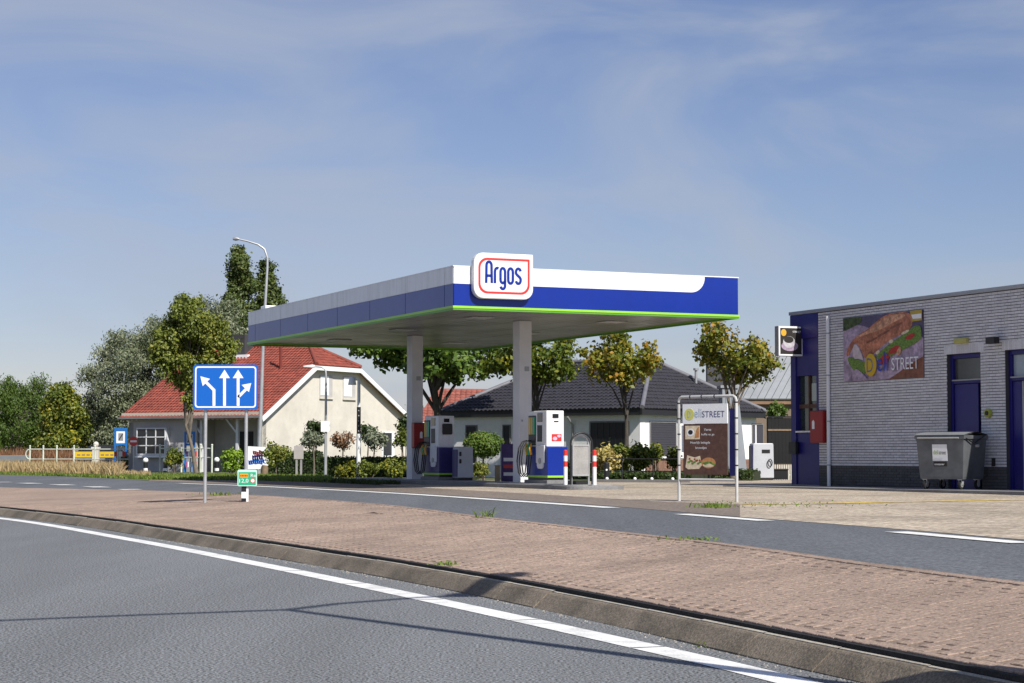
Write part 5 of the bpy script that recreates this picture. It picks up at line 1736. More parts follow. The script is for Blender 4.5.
# parked dark car behind the railing
def car(u, y, label):
    c = gpix(u, y, .32)
    t = thing("parked_car", c, label, "car")
    L, Wd, H_ = 4.1, 1.7, 1.44
    prof = [(-2.05, .32), (-2.05, .62), (-1.95, .80), (-1.15, .92), (-.55, 1.36), (-.1, H_), (.75, H_), (1.35, 1.25), (1.75, .95), (2.02, .88), (2.05, .40), (1.9, .28), (-1.9, .26)]
    O = c + V(0, 0, 0)
    F = (O, V(1, 0, 0), ZAX.copy(), V(0, -1, 0))
    mb = MB(); mb.prism(F, prof, -Wd, 0); bd = mb.build("body", mat("car_navy", (.012, .014, .03), .25, var=.05, coat=.6), t, bevel=.05)
    win = [(-.95, .96), (-.48, 1.33), (.0, 1.38), (.0, .96)], [(.06, .96), (.06, 1.38), (.72, 1.38), (1.2, 1.2), (1.42, .98)]
    for w in win:
        mb = MB(); mb.prism(F, w, .002, .012); mb.build("side_window", M_glass, bd)
    for x in (-1.28, 1.28):
        mb = MB(); mb.tube([O + V(x, -.03, .31), O + V(x, .18, .31)], .31, 16, smooth=False); wh = mb.build("wheel", M_rubber, t)
        mb = MB(); mb.tube([O + V(x, -.04, .31), O + V(x, .0, .31)], .18, 12, smooth=False); mb.build("rim", M_galv, wh)
        mb = MB(); mb.tube([O + V(x, Wd - .18, .31), O + V(x, Wd + .03, .31)], .31, 16, smooth=False); mb.build("wheel", M_rubber, t)
car(98, 113, "dark navy car parked behind the yellow banner")

# ================================================================== houses
def tiles(mb, O, X, Uv, Nv, polygon, tw, th, lift=.03):
    """lapped roof tiles whose centres fall inside the polygon (roof-plane coordinates x along the eave, y up the slope)"""
    n = len(polygon)
    xs = [p[0] for p in polygon]; ys = [p[1] for p in polygon]
    def ins(x, y):
        r = False
        j = n - 1
        for i in range(n):
            if (ys[i] > y) != (ys[j] > y) and x < (xs[j] - xs[i]) * (y - ys[i]) / (ys[j] - ys[i]) + xs[i]:
                r = not r
            j = i
        return r
    j = 0
    y = min(ys)
    while y < max(ys):
        x = min(xs)
        while x < max(xs):
            if ins(x + tw / 2, y + th / 2):
                e = rng.uniform(-.006, .006)
                a = [O + X * (x + tw * f) + Uv * (y - .02) + Nv * (lift + e + g) for f, g in ((.02, 0), (.30, .035), (.62, .03), (.98, -.008))]
                b = [O + X * (x + tw * f) + Uv * (y + th + .01) + Nv * (lift - .026 + e + g) for f, g in ((.02, 0), (.30, .035), (.62, .03), (.98, -.008))]
                c = [O + X * (x + tw * f) + Uv * (y - .02) + Nv * (.0) for f in (.02, .30, .62, .98)]
                k = a + b + c
                fs = []
                for q in range(3):
                    fs.append((q, q + 1, q + 5, q + 4))
                    fs.append((q + 8, q + 9, q + 1, q))
                mb.add(k, fs, False)
            x += tw
        y += th
    return mb

def roof_face(parent, pts, m, tw=.20, th=.27, name="roof_tiles", thick=.10):
    """pts: eave start, eave end, then the rest of the outline; adds a slab and its tiles"""
    P = [Vector(p) for p in pts]
    X = (P[1] - P[0]).normalized()
    nrm = Vector((0, 0, 0))
    for i in range(len(P)):
        nrm += P[i].cross(P[(i + 1) % len(P)])
    nrm.normalize()
    if nrm.z < 0:
        nrm = -nrm
    Uv = nrm.cross(X).normalized()
    if Uv.z < 0:
        Uv = -Uv
    pl = [((p - P[0]).dot(X), (p - P[0]).dot(Uv)) for p in P]
    mb = MB(); mb.prism((P[0], X, Uv, nrm), pl, -thick, 0)
    sl = mb.build("roof_slab", m, parent)
    mb = MB(); tiles(mb, P[0], X, Uv, nrm, pl, tw, th)
    tag(mb.build(name, m, parent), kind='stuff')
    return sl

# cream house with the red half-hipped roof
hs = thing("cream_house", G(263, 474, .3) * 0 + V(-11.97, 95, .30), "cream gabled house with bright red half hipped tile roof", "house")
ha, hb = V(-.883, .469, 0), V(.469, .883, 0)
HO = V(-11.97, 95, 0)
def hq_(a, b, z): return HO + ha * a + hb * b + V(0, 0, z)
LN, GW = 8.1, 13.4
eL, rZ, rB = 3.30, 6.80, 6.0
hz = 5.70
g = (rZ - eL) / rB
gr_ = (rZ - 3.2) / (GW - rB)
FG = (HO, hb, ZAX.copy(), -ha)
mb = MB()
mb.prism(FG, [(0, .2), (GW, .2), (GW, 3.1), (rB + (rZ - hz) / gr_, hz - .1), (rB - (rZ - hz) / g, hz - .1), (0, eL - .1)], -.3, 0)
gw = mb.build("gable_wall", M_cream, hs)
FLw = (HO, ha, ZAX.copy(), -hb)
M_hgrey = mat("house_grey_shaded", (.50, .48, .47), .88, var=.05, stain=.1)  # side and porch walls: eave shade put into the colour; window boards plain grey
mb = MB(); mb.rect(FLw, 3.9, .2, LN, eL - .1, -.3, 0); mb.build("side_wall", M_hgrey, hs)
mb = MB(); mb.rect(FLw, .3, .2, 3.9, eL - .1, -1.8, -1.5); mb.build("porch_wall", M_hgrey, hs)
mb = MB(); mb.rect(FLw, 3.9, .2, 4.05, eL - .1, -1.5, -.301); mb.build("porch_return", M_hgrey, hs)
mb = MB(); mb.rect(FLw, 1.6, .25, 2.6, 2.35, -1.5, -1.46); mb.build("door", M_dark, hs)
mb = MB(); mb.rect(FLw, .7, 1.0, 1.3, 2.3, -1.5, -1.47); mb.build("porch_window", M_glass, hs)
mb = MB(); mb.rect(FLw, 0, .2, .3, eL - .1, -.3, -.02); mb.build("corner_post", M_hgrey, hs)
for x in (1.45, 3.6):
    mb = MB(); mb.rect(FLw, x, .2, x + .14, eL - .25, -.16, -.02); ps = mb.build("porch_post", M_col, hs)
    mb = MB(); stroke(mb, FLw, [(x + .14, eL - 1.0), (x + .75, eL - .35)], .09, -.13, -.05); mb.build("brace", M_col, ps)
# scalloped trim below the eave
for x0, x1 in ((-.2, 3.95), (4.0, LN + .2)):
    mb = MB()
    n = int((x1 - x0) / .26)
    pts = [(x0, eL - .02)]
    low = []
    for k in range(n):
        xx = x0 + (x1 - x0) * k / n; wdt = (x1 - x0) / n
        low += [(xx, eL - .26), (xx + wdt * .25, eL - .38), (xx + wdt * .5, eL - .40), (xx + wdt * .75, eL - .38)]
    low.append((x1, eL - .26))
    mb.prism(FLw, [(x0, eL - .02)] + low + [(x1, eL - .02)], .30, .34)
    mb.build("scalloped_trim", mat("trim_sand", (.56, .50, .42), .7), hs)
# bay window
mb = MB(); mb.rect(FLw, 5.55, 1.15, 7.40, 2.55, 0, .25); bw = mb.build("bay_window", M_col, hs)
for i in range(3):
    for j in range(3):
        x0 = 5.63 + i * .58; z0 = 1.25 + j * .42
        mb = MB(); mb.rect(FLw, x0 + .02, z0 + .02, x0 + .55, z0 + .39, .25, .262); mb.build("pane", M_glass, bw)
mb = MB()
for i in range(4): mb.rect(FLw, 5.60 + i * .58, 1.22, 5.65 + i * .58, 2.53, .263, .285)
for j in range(4): mb.rect(FLw, 5.601, 1.235 + j * .42, 7.389, 1.27 + j * .42, .2855, .297)
mb.build("glazing_bar", M_sign_white, bw)
mb = MB(); mb.rect(FLw, 5.50, 1.08, 7.45, 1.149, 0, .33); mb.build("window_sill", M_sign_white, bw)
# gable windows with closed blinds
for b0 in (4.90, 7.05):
    mb = MB(); mb.rect(FG, b0, 4.15 - .02, b0 + 1.15, 5.22, .002, .03); wn_ = mb.build("window", M_hgrey, hs)
    mb = MB(); mb.rect(FG, b0 + .05, 4.2, b0 + .80, 5.18, .03, .05); mb.build("blind", M_sign_white, wn_)
    mb = MB(); mb.rect(FG, b0 - .03, 4.02, b0 + 1.18, 4.12, 0.002, .09); mb.build("window_sill", M_cream, wn_)
mb = MB(); mb.rect(FG, 10.9, 1.1, 12.1, 2.45, .002, .03); wn_ = mb.build("window", M_sign_white, hs)
mb = MB(); mb.rect(FG, 10.98, 1.18, 11.8, 2.37, .03, .045); mb.build("pane", M_glass, wn_)
# roof
ov = .45
top0, top1 = hq_(1.35, rB, rZ), hq_(LN + .3, rB, rZ)
lo = eL - g * ov
roof_face(hs, [hq_(-.3, -ov, lo), hq_(LN + .3, -ov, lo), top1, top0, hq_(-.3, rB - (rZ - hz) / g, hz)], M_redtile)
rE = GW + .4
roof_face(hs, [hq_(LN + .3, rE, rZ - gr_ * (rE - rB)), hq_(-.3, rE, rZ - gr_ * (rE - rB)), hq_(-.3, rB + (rZ - hz) / gr_, hz), top0, top1], M_redtile)
roof_face(hs, [hq_(-.34, rB - (rZ - hz) / g, hz - .02), hq_(-.34, rB + (rZ - hz) / gr_, hz - .02), top0], M_redtile)
# white verge boards on the gable
mb = MB()
ribbon(mb, FG, [(-ov - .05, lo - .15), (rB - (rZ - hz) / g, hz - .16), (rB + (rZ - hz) / gr_, hz - .16), (rE + .05, rZ - gr_ * (rE - rB) - .15)], .22, .30, .36)
mb.build("verge_board", M_sign_white, hs)
mb = MB(); mb.tube([top0 + V(0, 0, .04), top1 + V(0, 0, .04)], .13, 8); mb.tube([top0 + V(0, 0, .03), hq_(-.34, rB - (rZ - hz) / g, hz + .03)], .11, 8); mb.tube([top0 + V(0, 0, .03), hq_(-.34, rB + (rZ - hz) / gr_, hz + .03)], .11, 8); mb.build("ridge_tiles", M_redtile, hs)
mb = MB(); mb.tube([hq_(.02, -.1, eL - .15), hq_(.02, -.1, .25)], .05, 8); mb.build("rain_pipe", M_col, hs)
mb = MB(); mb.rect(FLw, -.3, lo - .06, LN + .3, lo + .04, ov, ov + .10); mb.build("gutter", M_conc_d, hs)
cq = hq_(4.75, rB - .9, 0)
mb = MB(); mb.obox(cq + V(0, 0, 5.9), ha * .75, hb * .75, V(0, 0, 1.5)); ch_ = mb.build("chimney", mat("chimney_slate", (.045, .045, .05), .8, var=.15), hs)
mb = MB(); mb.obox(cq + ha * -.35 + hb * -.22 + V(0, 0, 5.85), ha * 1.3, hb * .2, V(0, 0, .50)); mb.build("flashing", M_sign_white, ch_)
mb = MB(); mb.tube([hq_(1.6, rB - 2.2, 5.2), hq_(1.6, rB - 2.2, 7.0)], .07, 8); mb.build("vent_pipe", mat("vent_red", (.18, .03, .02), .7), hs)
# body behind
mb = MB(); mb.obox(hq_(.31, .31, .2), ha * (LN - .6), hb * (GW - .6), V(0, 0, 2.5)); mb.build("inner_body", M_hgrey, hs) if False else None
mb = MB(); mb.rect((hq_(LN, 0, 0), hb, ZAX.copy(), ha), 0, .2, GW, 2.8, -.3, 0); mb.build("back_wall", M_hgrey, hs)

# white bungalow with the slate hipped roof
Nn, Ll, Rr = V(4.6, 70, 0), V(-2.76, 75.9, 0), V(9.86, 76.8, 0)
Bk = Ll + Rr - Nn
eZ = 2.86; R1, R2 = V(5.30, 75.2, 4.80), V(1.83, 77.9, 4.80)
bg = thing("white_bungalow", V(4.6, 71, .5), "white bungalow with dark slate hipped roof behind the forecourt trees", "house")
def ev(p, z=eZ): return V(p.x, p.y, z)
roof_face(bg, [ev(Ll), ev(Nn), R1, R2], M_darktile, .20, .30)
roof_face(bg, [ev(Nn), ev(Rr), R1], M_darktile, .20, .22)
roof_face(bg, [ev(Rr), ev(Bk), R2, R1], M_darktile, .22, .30)
roof_face(bg, [ev(Bk), ev(Ll), R2], M_darktile, .22, .30)
for a, b in ((ev(Nn), R1), (R1, R2), (ev(Ll), R2), (ev(Rr), R1)):
    mb = MB(); mb.tube([a + V(0, 0, .05), b + V(0, 0, .05)], .085, 8); mb.build("ridge_tiles", mat("ridge_grey", (.15, .15, .17), .6, var=.15, scale=4), bg)
xl = (Ll - Nn).normalized(); xr = (Rr - Nn).normalized()
nl = V(xl.y, -xl.x, 0); nl = nl if nl.y < 0 else -nl
nr = V(xr.y, -xr.x, 0); nr = nr if nr.y < 0 else -nr
Cn = Nn - nl * .5 - nr * .5 if False else Nn + xl * .28 + xr * .28
WLn, WRn = (Ll - Nn).length - .56, (Rr - Nn).length - .56
FBl = (V(Cn.x, Cn.y, 0), xl, ZAX.copy(), nl)
FBr = (V(Cn.x, Cn.y, 0), xr, ZAX.copy(), nr)
gz = .30
mb = MB(); mb.rect(FBl, 0, gz, WLn, eZ - .12, -.3, 0); lwall = mb.build("shaded_wall", M_white_w, bg)
mb = MB(); mb.rect(FBr, .3, 1.05, WRn, eZ - .12, -.3, 0.001); rwall = mb.build("sunny_wall", M_white_w, bg)
M_rbrick = mat("red_brown_brick", (.22, .12, .085), .9, var=.2, scale=9, fine=.2, fscale=30)
mb = MB(); mb.rect(FBr, .3, gz, WRn, 1.049, -.3, 0.03); mb.build("brick_plinth", M_rbrick, bg)
mb = MB(); mb.rect((V(Bk.x, Bk.y, 0) - (xl + xr) * .28, -xl, ZAX.copy(), -nl), 0, gz, WLn, eZ - .1, -.3, 0); mb.rect((V(Bk.x, Bk.y, 0) - (xl + xr) * .28, -xr, ZAX.copy(), -nr), .3, gz, WRn, eZ - .1, -.3, 0); mb.build("back_wall", M_white_w, bg)
mb = MB()                                         # dark fascia below the eaves
for a, b, n_ in ((Ll, Nn, nl), (Nn, Rr, nr)):
    d = (b - a)
    mb.obox(ev(a, eZ - .22) + n_ * -.08, d, n_ * .07, V(0, 0, .24))
mb.obox(ev(Cn, eZ - .20) - nl * .0, xl * WLn, nl * .20, V(0, 0, .06)); mb.obox(ev(Cn, eZ - .21) - nr * .0, xr * WRn, nr * .20, V(0, 0, .06))
mb.build("eave_fascia", mat("fascia_black", (.018, .018, .022), .6), bg)
def opening(F, x0, x1, z0, z1, m, name, parent, sill=True):
    mb = MB(); mb.rect(F, x0, z0, x1, z1, .003, .02); w = mb.build(name, m, parent)
    mb = MB()
    for a, b, c, d in ((x0 - .05, z1, x1 + .05, z1 + .05), (x0 - .05, z0, x0, z1), (x1, z0, x1 + .05, z1)):
        mb.rect(F, a, b, c, d, .003, .04)
    mb.build("window_frame", M_conc_d, w)
    if sill:
        mb = MB(); mb.rect(F, x0 - .08, z0 - .08, x1 + .08, z0, .003, .10); mb.build("window_sill", M_sign_white, w)
    return w
def on_left(u):                                   # where a picture column meets the left wall
    k = (u - 512) / FPX
    return (Cn.x - k * Cn.y) / (k * xl.y - xl.x)
def on_right(u):
    k = (u - 512) / FPX
    return (Cn.x - k * Cn.y) / (k * xr.y - xr.x)
w = opening(FBl, on_left(628), on_left(591), .95, 2.38, M_dark, "dark_window", bg)
for k in range(1, 6):
    x = on_left(628) + (on_left(591) - on_left(628)) * k / 6
    mb = MB(); mb.rect(FBl, x - .02, .97, x + .02, 2.36, .02, .032); mb.build("blind_slat", M_black, w)
opening(FBl, on_left(476.5), on_left(467), .9, 2.30, M_dark, "narrow_window", bg)
opening(FBl, on_left(510), on_left(504), .5, 2.30, M_dark, "side_door", bg, False)
M_shut = mat("roller_shutter", (.055, .053, .068), .6, var=.05)
w = opening(FBr, on_right(650), on_right(675), 1.16, 2.38, M_shut, "roller_shutter", bg)
w2 = opening(FBr, on_right(752), on_right(762), 1.16, 2.38, M_shut, "roller_shutter", bg)
opening(FBr, on_right(700), on_right(728), 1.16, 2.38, M_glass, "window", bg)
for k in range(1, 14):
    z = 1.16 + k * .087
    mb = MB(); mb.rect(FBr, on_right(650) + .02, z, on_right(675) - .02, z + .012, .02, .03); mb.build("shutter_slat", M_shut, w)
mb = MB(); q = V(Cn.x, Cn.y, 0) + xl * on_left(573.5) + nl * .06
mb.tube([q + V(0, 0, .4), q + V(0, 0, 2.3), q + nl * .3 + V(0, 0, 2.6)], .04, 8); mb.build("rain_pipe", M_grey, bg)
mb = MB(); q = R1.lerp(ev(Rr), .42) + V(-.2, -.5, -.05); mb.tube([q, q + V(0, 0, .55)], .05, 8); mb.tube([q + V(0, 0, .5), q + V(0, 0, .58)], .10, 8); mb.build("roof_vent", M_grey, bg)
# slate chimney block and grey side gable on the right of the bungalow
mb = MB(); q = At(715, 400, 79); mb.obox(V(q.x - .3, 79, 2.6), V(.62, 0, 0), V(0, .6, 0), V(0, 0, At(715, 356, 79).z - 2.6)); mb.build("chimney", mat("chimney_dark", (.07, .07, .08), .8, var=.15), bg)

gs = thing("grey_shed", gpix(735, 74, .3), "narrow blue grey clad shed between bungalow and autumn tree", "shed")
a = gpix(722.5, 72.0, .3); b = gpix(744, 72.6, .3)
F = (V(a.x, a.y, 0), (b - a).normalized(), ZAX.copy(), V(0, -1, 0))
wd_ = (b - a).length
zt = At(722, 388, 72).z
mb = MB(); mb.prism(F, [(0, .3), (wd_ * 1.18, .3), (wd_ * .72, zt), (0, zt)], -1.2, 0); wl = mb.build("wall", mat("shed_grey", (.26, .28, .31), .7, var=.06, stain=.1), gs)
nbd = 5
for k in range(nbd):
    x0 = wd_ * .72 * k / nbd
    mb = MB(); mb.rect(F, x0 + .01, .35, x0 + wd_ * .72 / nbd - .01, zt - .05, .001, .02); mb.build("board", mat("shed_grey", (0, 0, 0)), wl)
mb = MB(); mb.rect(F, -.08, zt + .002, wd_ * .75, zt + .10, -1.3, .08); mb.build("roof", M_grey, gs)

# orange roofed house behind the bungalow
oh = thing("orange_roofed_house", gpix(480, 112, .3), "house with orange tile roof seen between the tree and slate roof", "house")
y = 110
pA, pB, pC, pD = At(415, 422, y), At(560, 424, y), At(540, 389, y + 4), At(437, 389, y + 4)
roof_face(oh, [pA, pB, pC, pD], M_orangetile, .3, .36)
roof_face(oh, [pB + V(0, 8, 0), pA + V(0, 8, 0), pD, pC], M_orangetile, .3, .36)
mb = MB(); mb.obox(V(pA.x + .4, y + .5, .2), V(pB.x - pA.x - .8, 0, 0), V(0, 7, 0), V(0, 0, pA.z - .25)); mb.build("wall", M_cream, oh)
mb = MB(); mb.rect((V(pA.x, y, 0), V(1, 0, 0), ZAX.copy(), V(0, -1, 0)), 0, pA.z - .16, pB.x - pA.x, pA.z, .0, .10); mb.build("gutter", M_white, oh)

# big pale grey barn roof behind the shop's corner
gb = thing("grey_barn", gpix(775, 104, .3), "pale grey roofed barn behind the dark board fence", "barn")
y = 98
pA, pB = At(728, 398.5, y), At(812, 398.5, y)
pC, pD = At(800, 341, y + 7), At(762, 352, y + 6)
M_sheet = mat("roof_sheet", (.27, .285, .30), .8, var=.06, stain=.1)
P = [pA, pB, At(812, 372, y + 3.2), At(778, 344, y + 7), At(760, 352, y + 6), At(742, 372, y + 3.2)]
zr = 5.6
e0, e1 = At(728, 398.5, y), At(815, 398.5, y)
r0, r1_ = At(757, 346, y + 5.0), At(842, 346, y + 5.0)
ro = MB()
X = (e1 - e0).normalized()
roof_pts = [e0, e1, r1_, r0]
nsh = 12
for k in range(nsh):
    f0, f1 = k / nsh, (k + 1) / nsh
    mb = MB()
    a0, a1 = e0.lerp(e1, f0 + .004), e0.lerp(e1, f1 - .004); b0, b1 = r0.lerp(r1_, f0 + .004), r0.lerp(r1_, f1 - .004)
    nrm = (a1 - a0).cross(b0 - a0).normalized()
    mb.add([a0, a1, b1, b0] + [p - nrm * .06 for p in (a0, a1, b1, b0)], [(0, 1, 2, 3), (7, 6, 5, 4), (0, 4, 5, 1), (1, 5, 6, 2), (2, 6, 7, 3), (3, 7, 4, 0)])
    mb.build("roof_sheet", M_sheet, gb)
mb = MB(); mb.poly([r0, r1_, r1_ + V(3, 6, -3.0), r0 + V(-3, 6, -3.0)]); mb.build("rear_roof", M_sheet, gb)
mb = MB(); mb.obox(V(e0.x + .2, y + .3, .2), V(e1.x - e0.x - .4, 0, 0), V(0, 6, 0), V(0, 0, e0.z - .35)); mb.build("wall", mat("barn_wall", (.20, .15, .11), .9, var=.1), gb)
mb = MB(); mb.obox(V(e0.x, y + .1, e0.z - .28), V(e1.x - e0.x, 0, 0), V(0, .15, 0), V(0, 0, .2)); mb.build("eave_board", mat("barn_eave", (.25, .15, .09), .8), gb)

# dark board fence beside the shop, with a low white picket run
df = thing("board_fence", gpix(776, 66.0, ZC), "black board fence between the air unit and the shop", "fence")
Y = 66.0
x0, x1 = At(768, 440, Y).x, At(800, 440, Y).x
zt = At(780, 418, Y).z; zb = At(780, 464, Y).z
F = (V(0, Y, 0), V(1, 0, 0), ZAX.copy(), V(0, -1, 0))
nbd = 9
for k in range(nbd):
    a = x0 + (x1 - x0) * k / nbd
    mb = MB(); mb.rect(F, a + .002, zb, a + (x1 - x0) / nbd - .002, zt, -.03, .0); mb.build("board", mat('fence_black', (.006, .006, .007), .8), df)
mb = MB(); mb.rect(F, x0, zt + .012, x1, zt + .06, -.05, .02); mb.build("cap_rail", M_black, df)
mb = MB(); mb.rect(F, x0, At(780, 430, Y).z - .03, x1, At(780, 430, Y).z + .03, .001, .02); mb.build("rail", M_wood, df)
for f in (0.02, .97):
    a = x0 + (x1 - x0) * f; mb = MB(); mb.rect(F, a - .05, ZC - .1, a + .05, zt, -.13, -.031); mb.build("post", M_black, df)
pf = thing("picket_fence", gpix(780, 65.4, ZC), "low white picket fence under the black boards", "fence")
F = (V(0, 65.4, 0), V(1, 0, 0), ZAX.copy(), V(0, -1, 0))
xa, xb = At(772, 440, 65.4).x, At(797, 440, 65.4).x
zt = At(780, 464.5, 65.4).z
k = 0
x = xa
while x < xb:
    mb = MB(); mb.prism(F, [(x, ZC - .02), (x + .045, ZC - .02), (x + .045, zt - .02), (x + .022, zt), (x, zt - .02)], 0, .02); mb.build("picket", M_cream, pf)
    x += .075
mb = MB(); mb.rect(F, xa, ZC + .12, xb, ZC + .17, -.025, -.001); mb.build("rail", M_cream, pf)
cr = thing("black_crate", gpix(780, 64.7, ZC), "black crate standing before the low white pickets", "crate")
q = gpix(780, 64.7, ZC)
mb = MB(); mb.cbox(q, V(1, 0, 0), V(0, 1, 0), ZAX, .46, .35, .30); cb2 = mb.build("box", M_black, cr, bevel=.01)
mb = MB(); mb.cbox(q + V(0, 0, .30), V(1, 0, 0), V(0, 1, 0), ZAX, .50, .39, .05); mb.build("lid", M_rubber, cr, bevel=.01)

# wire fence, post and rails before the garden bed
wf = thing("wire_fence", gpix(640, 59.8, ZC), "thin dark rail fence along the garden bed behind the forecourt", "fence")
pts = [(591, 60.5), (606, 60.3), (622, 60.1), (637, 60.0), (653, 59.8), (668, 59.6), (684, 59.5)]
tops = [At(u, 458.8, y) for u, y in pts]
lows = [At(u, 471.2, y) for u, y in pts]
for a in tops[2::2]:
    mb = MB(); mb.tube([V(a.x, a.y, ZC - .05), V(a.x, a.y, a.z)], .022, 6); mb.build("post", M_black, wf)
mb = MB(); mb.tube(tops[1:], .018, 6); mb.build("top_rail", M_black, wf)
mb = MB(); mb.tube(lows, .015, 6); mb.build("lower_rail", M_black, wf)
gbol = thing("black_bollard", gpix(606.5, 59, ZC), "short black bollard with white spot before the pale hydrangeas", "bollard")
q = gpix(606.5, 59, ZC)
mb = MB(); mb.tube([q - V(0, 0, .05), q + V(0, 0, .55)], .085, 12); mb.ball(q + V(0, 0, .55), .085, 12, 6, .5); bo = mb.build("shaft", M_black, gbol)
mb = MB(); mb.prism((q, V(1, 0, 0), ZAX.copy(), V(0, -1, 0)), circ(0, .36, .03, 10), .083, .092); mb.build("reflector", M_sign_white, bo)
gg = thing("ground_spots", gpix(636, 58, ZC), "low dark kerb with small white lights along the bed", "kerb edging")
a, b = gpix(596, 58.7, ZC - .02), gpix(690, 57.5, ZC - .02)
mb = MB(); mb.obox(a, b - a, V(0, .25, 0), V(0, 0, .10)); kb_ = mb.build("edging", M_conc_d, gg, bevel=.01)
for f in (.12, .42, .6, .82):
    mb = MB(); mb.ball(a.lerp(b, f) + V(0, .1, .12), .05, 8, 6); mb.build("spot_light", M_sign_white, kb_)

# ================================================================== trees and plants
def gc(r, g, b): return (r, g, b)
LM_green = leafmat("leaf_linden", [(0.043, 0.080, 0.014), (0.080, 0.145, 0.023), (0.123, 0.196, 0.029), (0.217, 0.246, 0.043)])
LM_autumn = leafmat("leaf_turning", [(.06, .10, .014), (.12, .16, .02), (.21, .22, .025), (.33, .26, .03), (.44, .21, .025)], trans=.3)
LM_autumn2 = leafmat("leaf_half_turning", [(.05, .09, .014), (.10, .15, .02), (.18, .21, .025), (.34, .30, .03)], trans=.3)
LM_willow = leafmat("leaf_willow", [(0.072, 0.094, 0.043), (0.145, 0.174, 0.094), (0.246, 0.275, 0.167), (0.362, 0.384, 0.246)], rough=.45)
LM_poplar = leafmat("leaf_poplar", [(0.051, 0.080, 0.020), (0.094, 0.131, 0.032), (0.160, 0.189, 0.051)])
LM_olive = leafmat("leaf_olive", [(.07, .10, .017), (.13, .165, .028), (.20, .235, .04), (.29, .27, .05)])
LM_hedge = leafmat("leaf_hedge", [(.045, .085, .014), (.085, .14, .022), (.13, .19, .035)])
LM_yellow = leafmat("leaf_yellow", [(.06, .095, .014), (.11, .15, .022), (.18, .20, .024), (.46, .38, .035)])
LM_lime = leafmat("leaf_lime", [(0.116, 0.217, 0.017), (0.217, 0.348, 0.029), (0.319, 0.435, 0.043)])
LM_grey = leafmat("leaf_grey", [(0.116, 0.145, 0.087), (0.217, 0.246, 0.160), (0.319, 0.348, 0.246)])
LM_rust = leafmat("leaf_rust", [(0.145, 0.116, 0.058), (0.290, 0.174, 0.102), (0.435, 0.246, 0.145)])
LM_dark = leafmat("leaf_dark", [(0.022, 0.045, 0.012), (0.045, 0.075, 0.018), (0.075, 0.112, 0.027)])
LM_bloom = leafmat("hydrangea_bloom", [(0.350, 0.300, 0.080), (0.480, 0.400, 0.130), (0.550, 0.440, 0.200)])
GRP = "pollarded trees behind the station"

def street_tree(u, y, z, label, v_top, v_bot, half_px, lm, seed, n=5200, size=.21, trunk=.12, multi=False):
    b = gpix(u, y, z)
    zt = At(u, v_top, y).z - z; zb = At(u, v_bot, y).z - z
    rx = half_px * y / FPX
    zc = (zt + zb) / 2; rz = (zt - zb) / 2
    bl = make_blobs(rx * .82, rx * .82, zc, rz * .80, 24, rx * .26, seed, .75, .45)[1:]
    bl = sub_blobs(bl, 5, .52, seed + 3, .65)
    return tree("street_tree", b, label, GRP, bl, n, size, lm, M_bark if seed == 14 else M_bark_d, trunk, zb + rz * .9, seed, clump=7, spread=.09, nl=14, aspect=.75, inner=.35)
street_tree(436, 73, .45, "green tree with forked dark trunk behind the farther column", 300, 391, 82, LM_green, 11, 12500, .21, .17, True)
street_tree(536, 70, .55, "yellowing tree just right of the nearer column", 318, 394, 58, LM_autumn2, 12, 5800, .165, .09)
street_tree(626, 66.5, .55, "half turned tree on a slim trunk before the bungalow's corner", 327, 388, 47, LM_autumn, 13, 4600, .15, .09)
street_tree(733, 61.0, .45, "orange tinted tree behind the advert frame", 318, 392, 46, LM_autumn, 14, 4000, .14, .09)

def big_tree(name, base, label, blobs, n, size, lm, trunk, ttop, seed, **kw):
    blobs = sub_blobs(blobs, 10, .44, seed, .8)
    return tree(name, base, label, None, blobs, n, size, lm, M_bark_d, trunk, ttop, seed, **kw)
# silvery willow
def px_blobs(y, z0, u0, items, kr=1.0):
    s = y / FPX
    out = []
    for (u, v, r) in items:
        r *= kr
        p = At(u, v + (7 if u0 in (15, 68) else 0), y)
        out.append(((u - u0) * s, random.Random(int(u * 7 + v)).uniform(-.6, .6) * r * s * 2, p.z - z0, r * s, .9))
    return out
y = 128
wb = px_blobs(y, .3, 140, [(140, 352, 28), (118, 362, 22), (162, 345, 24), (100, 378, 16), (128, 385, 30), (155, 385, 30), (100, 405, 20), (120, 418, 26), (95, 428, 15), (150, 420, 26), (110, 440, 20), (135, 440, 20), (182, 375, 22), (182, 405, 22), (150, 332, 14), (125, 340, 14), (92, 415, 12), (86, 440, 10), (170, 330, 10), (108, 352, 12), (178, 352, 24), (195, 365, 24), (165, 400, 24)])
big_tree("willow_tree", gpix(140, y, .3), "broad silvery willow left of the red roof", wb, 60000, .20, LM_willow, .45, 6.0, 21, clump=9, spread=.17, aspect=.40, droop=.5, inner=.55)
y = 122
wb = px_blobs(y, .3, 225, [(222, 322, 17), (236, 326, 14), (210, 334, 16), (230, 342, 18), (208, 314, 11), (242, 345, 12), (215, 358, 18), (228, 311, 9), (200, 345, 14)], 1.2)
big_tree("willow_tree", gpix(225, y, .3), "smaller grey green willow behind the chimney", wb, 17000, .20, LM_willow, .3, 6.0, 22, clump=9, spread=.17, aspect=.42, droop=.4, inner=.55)
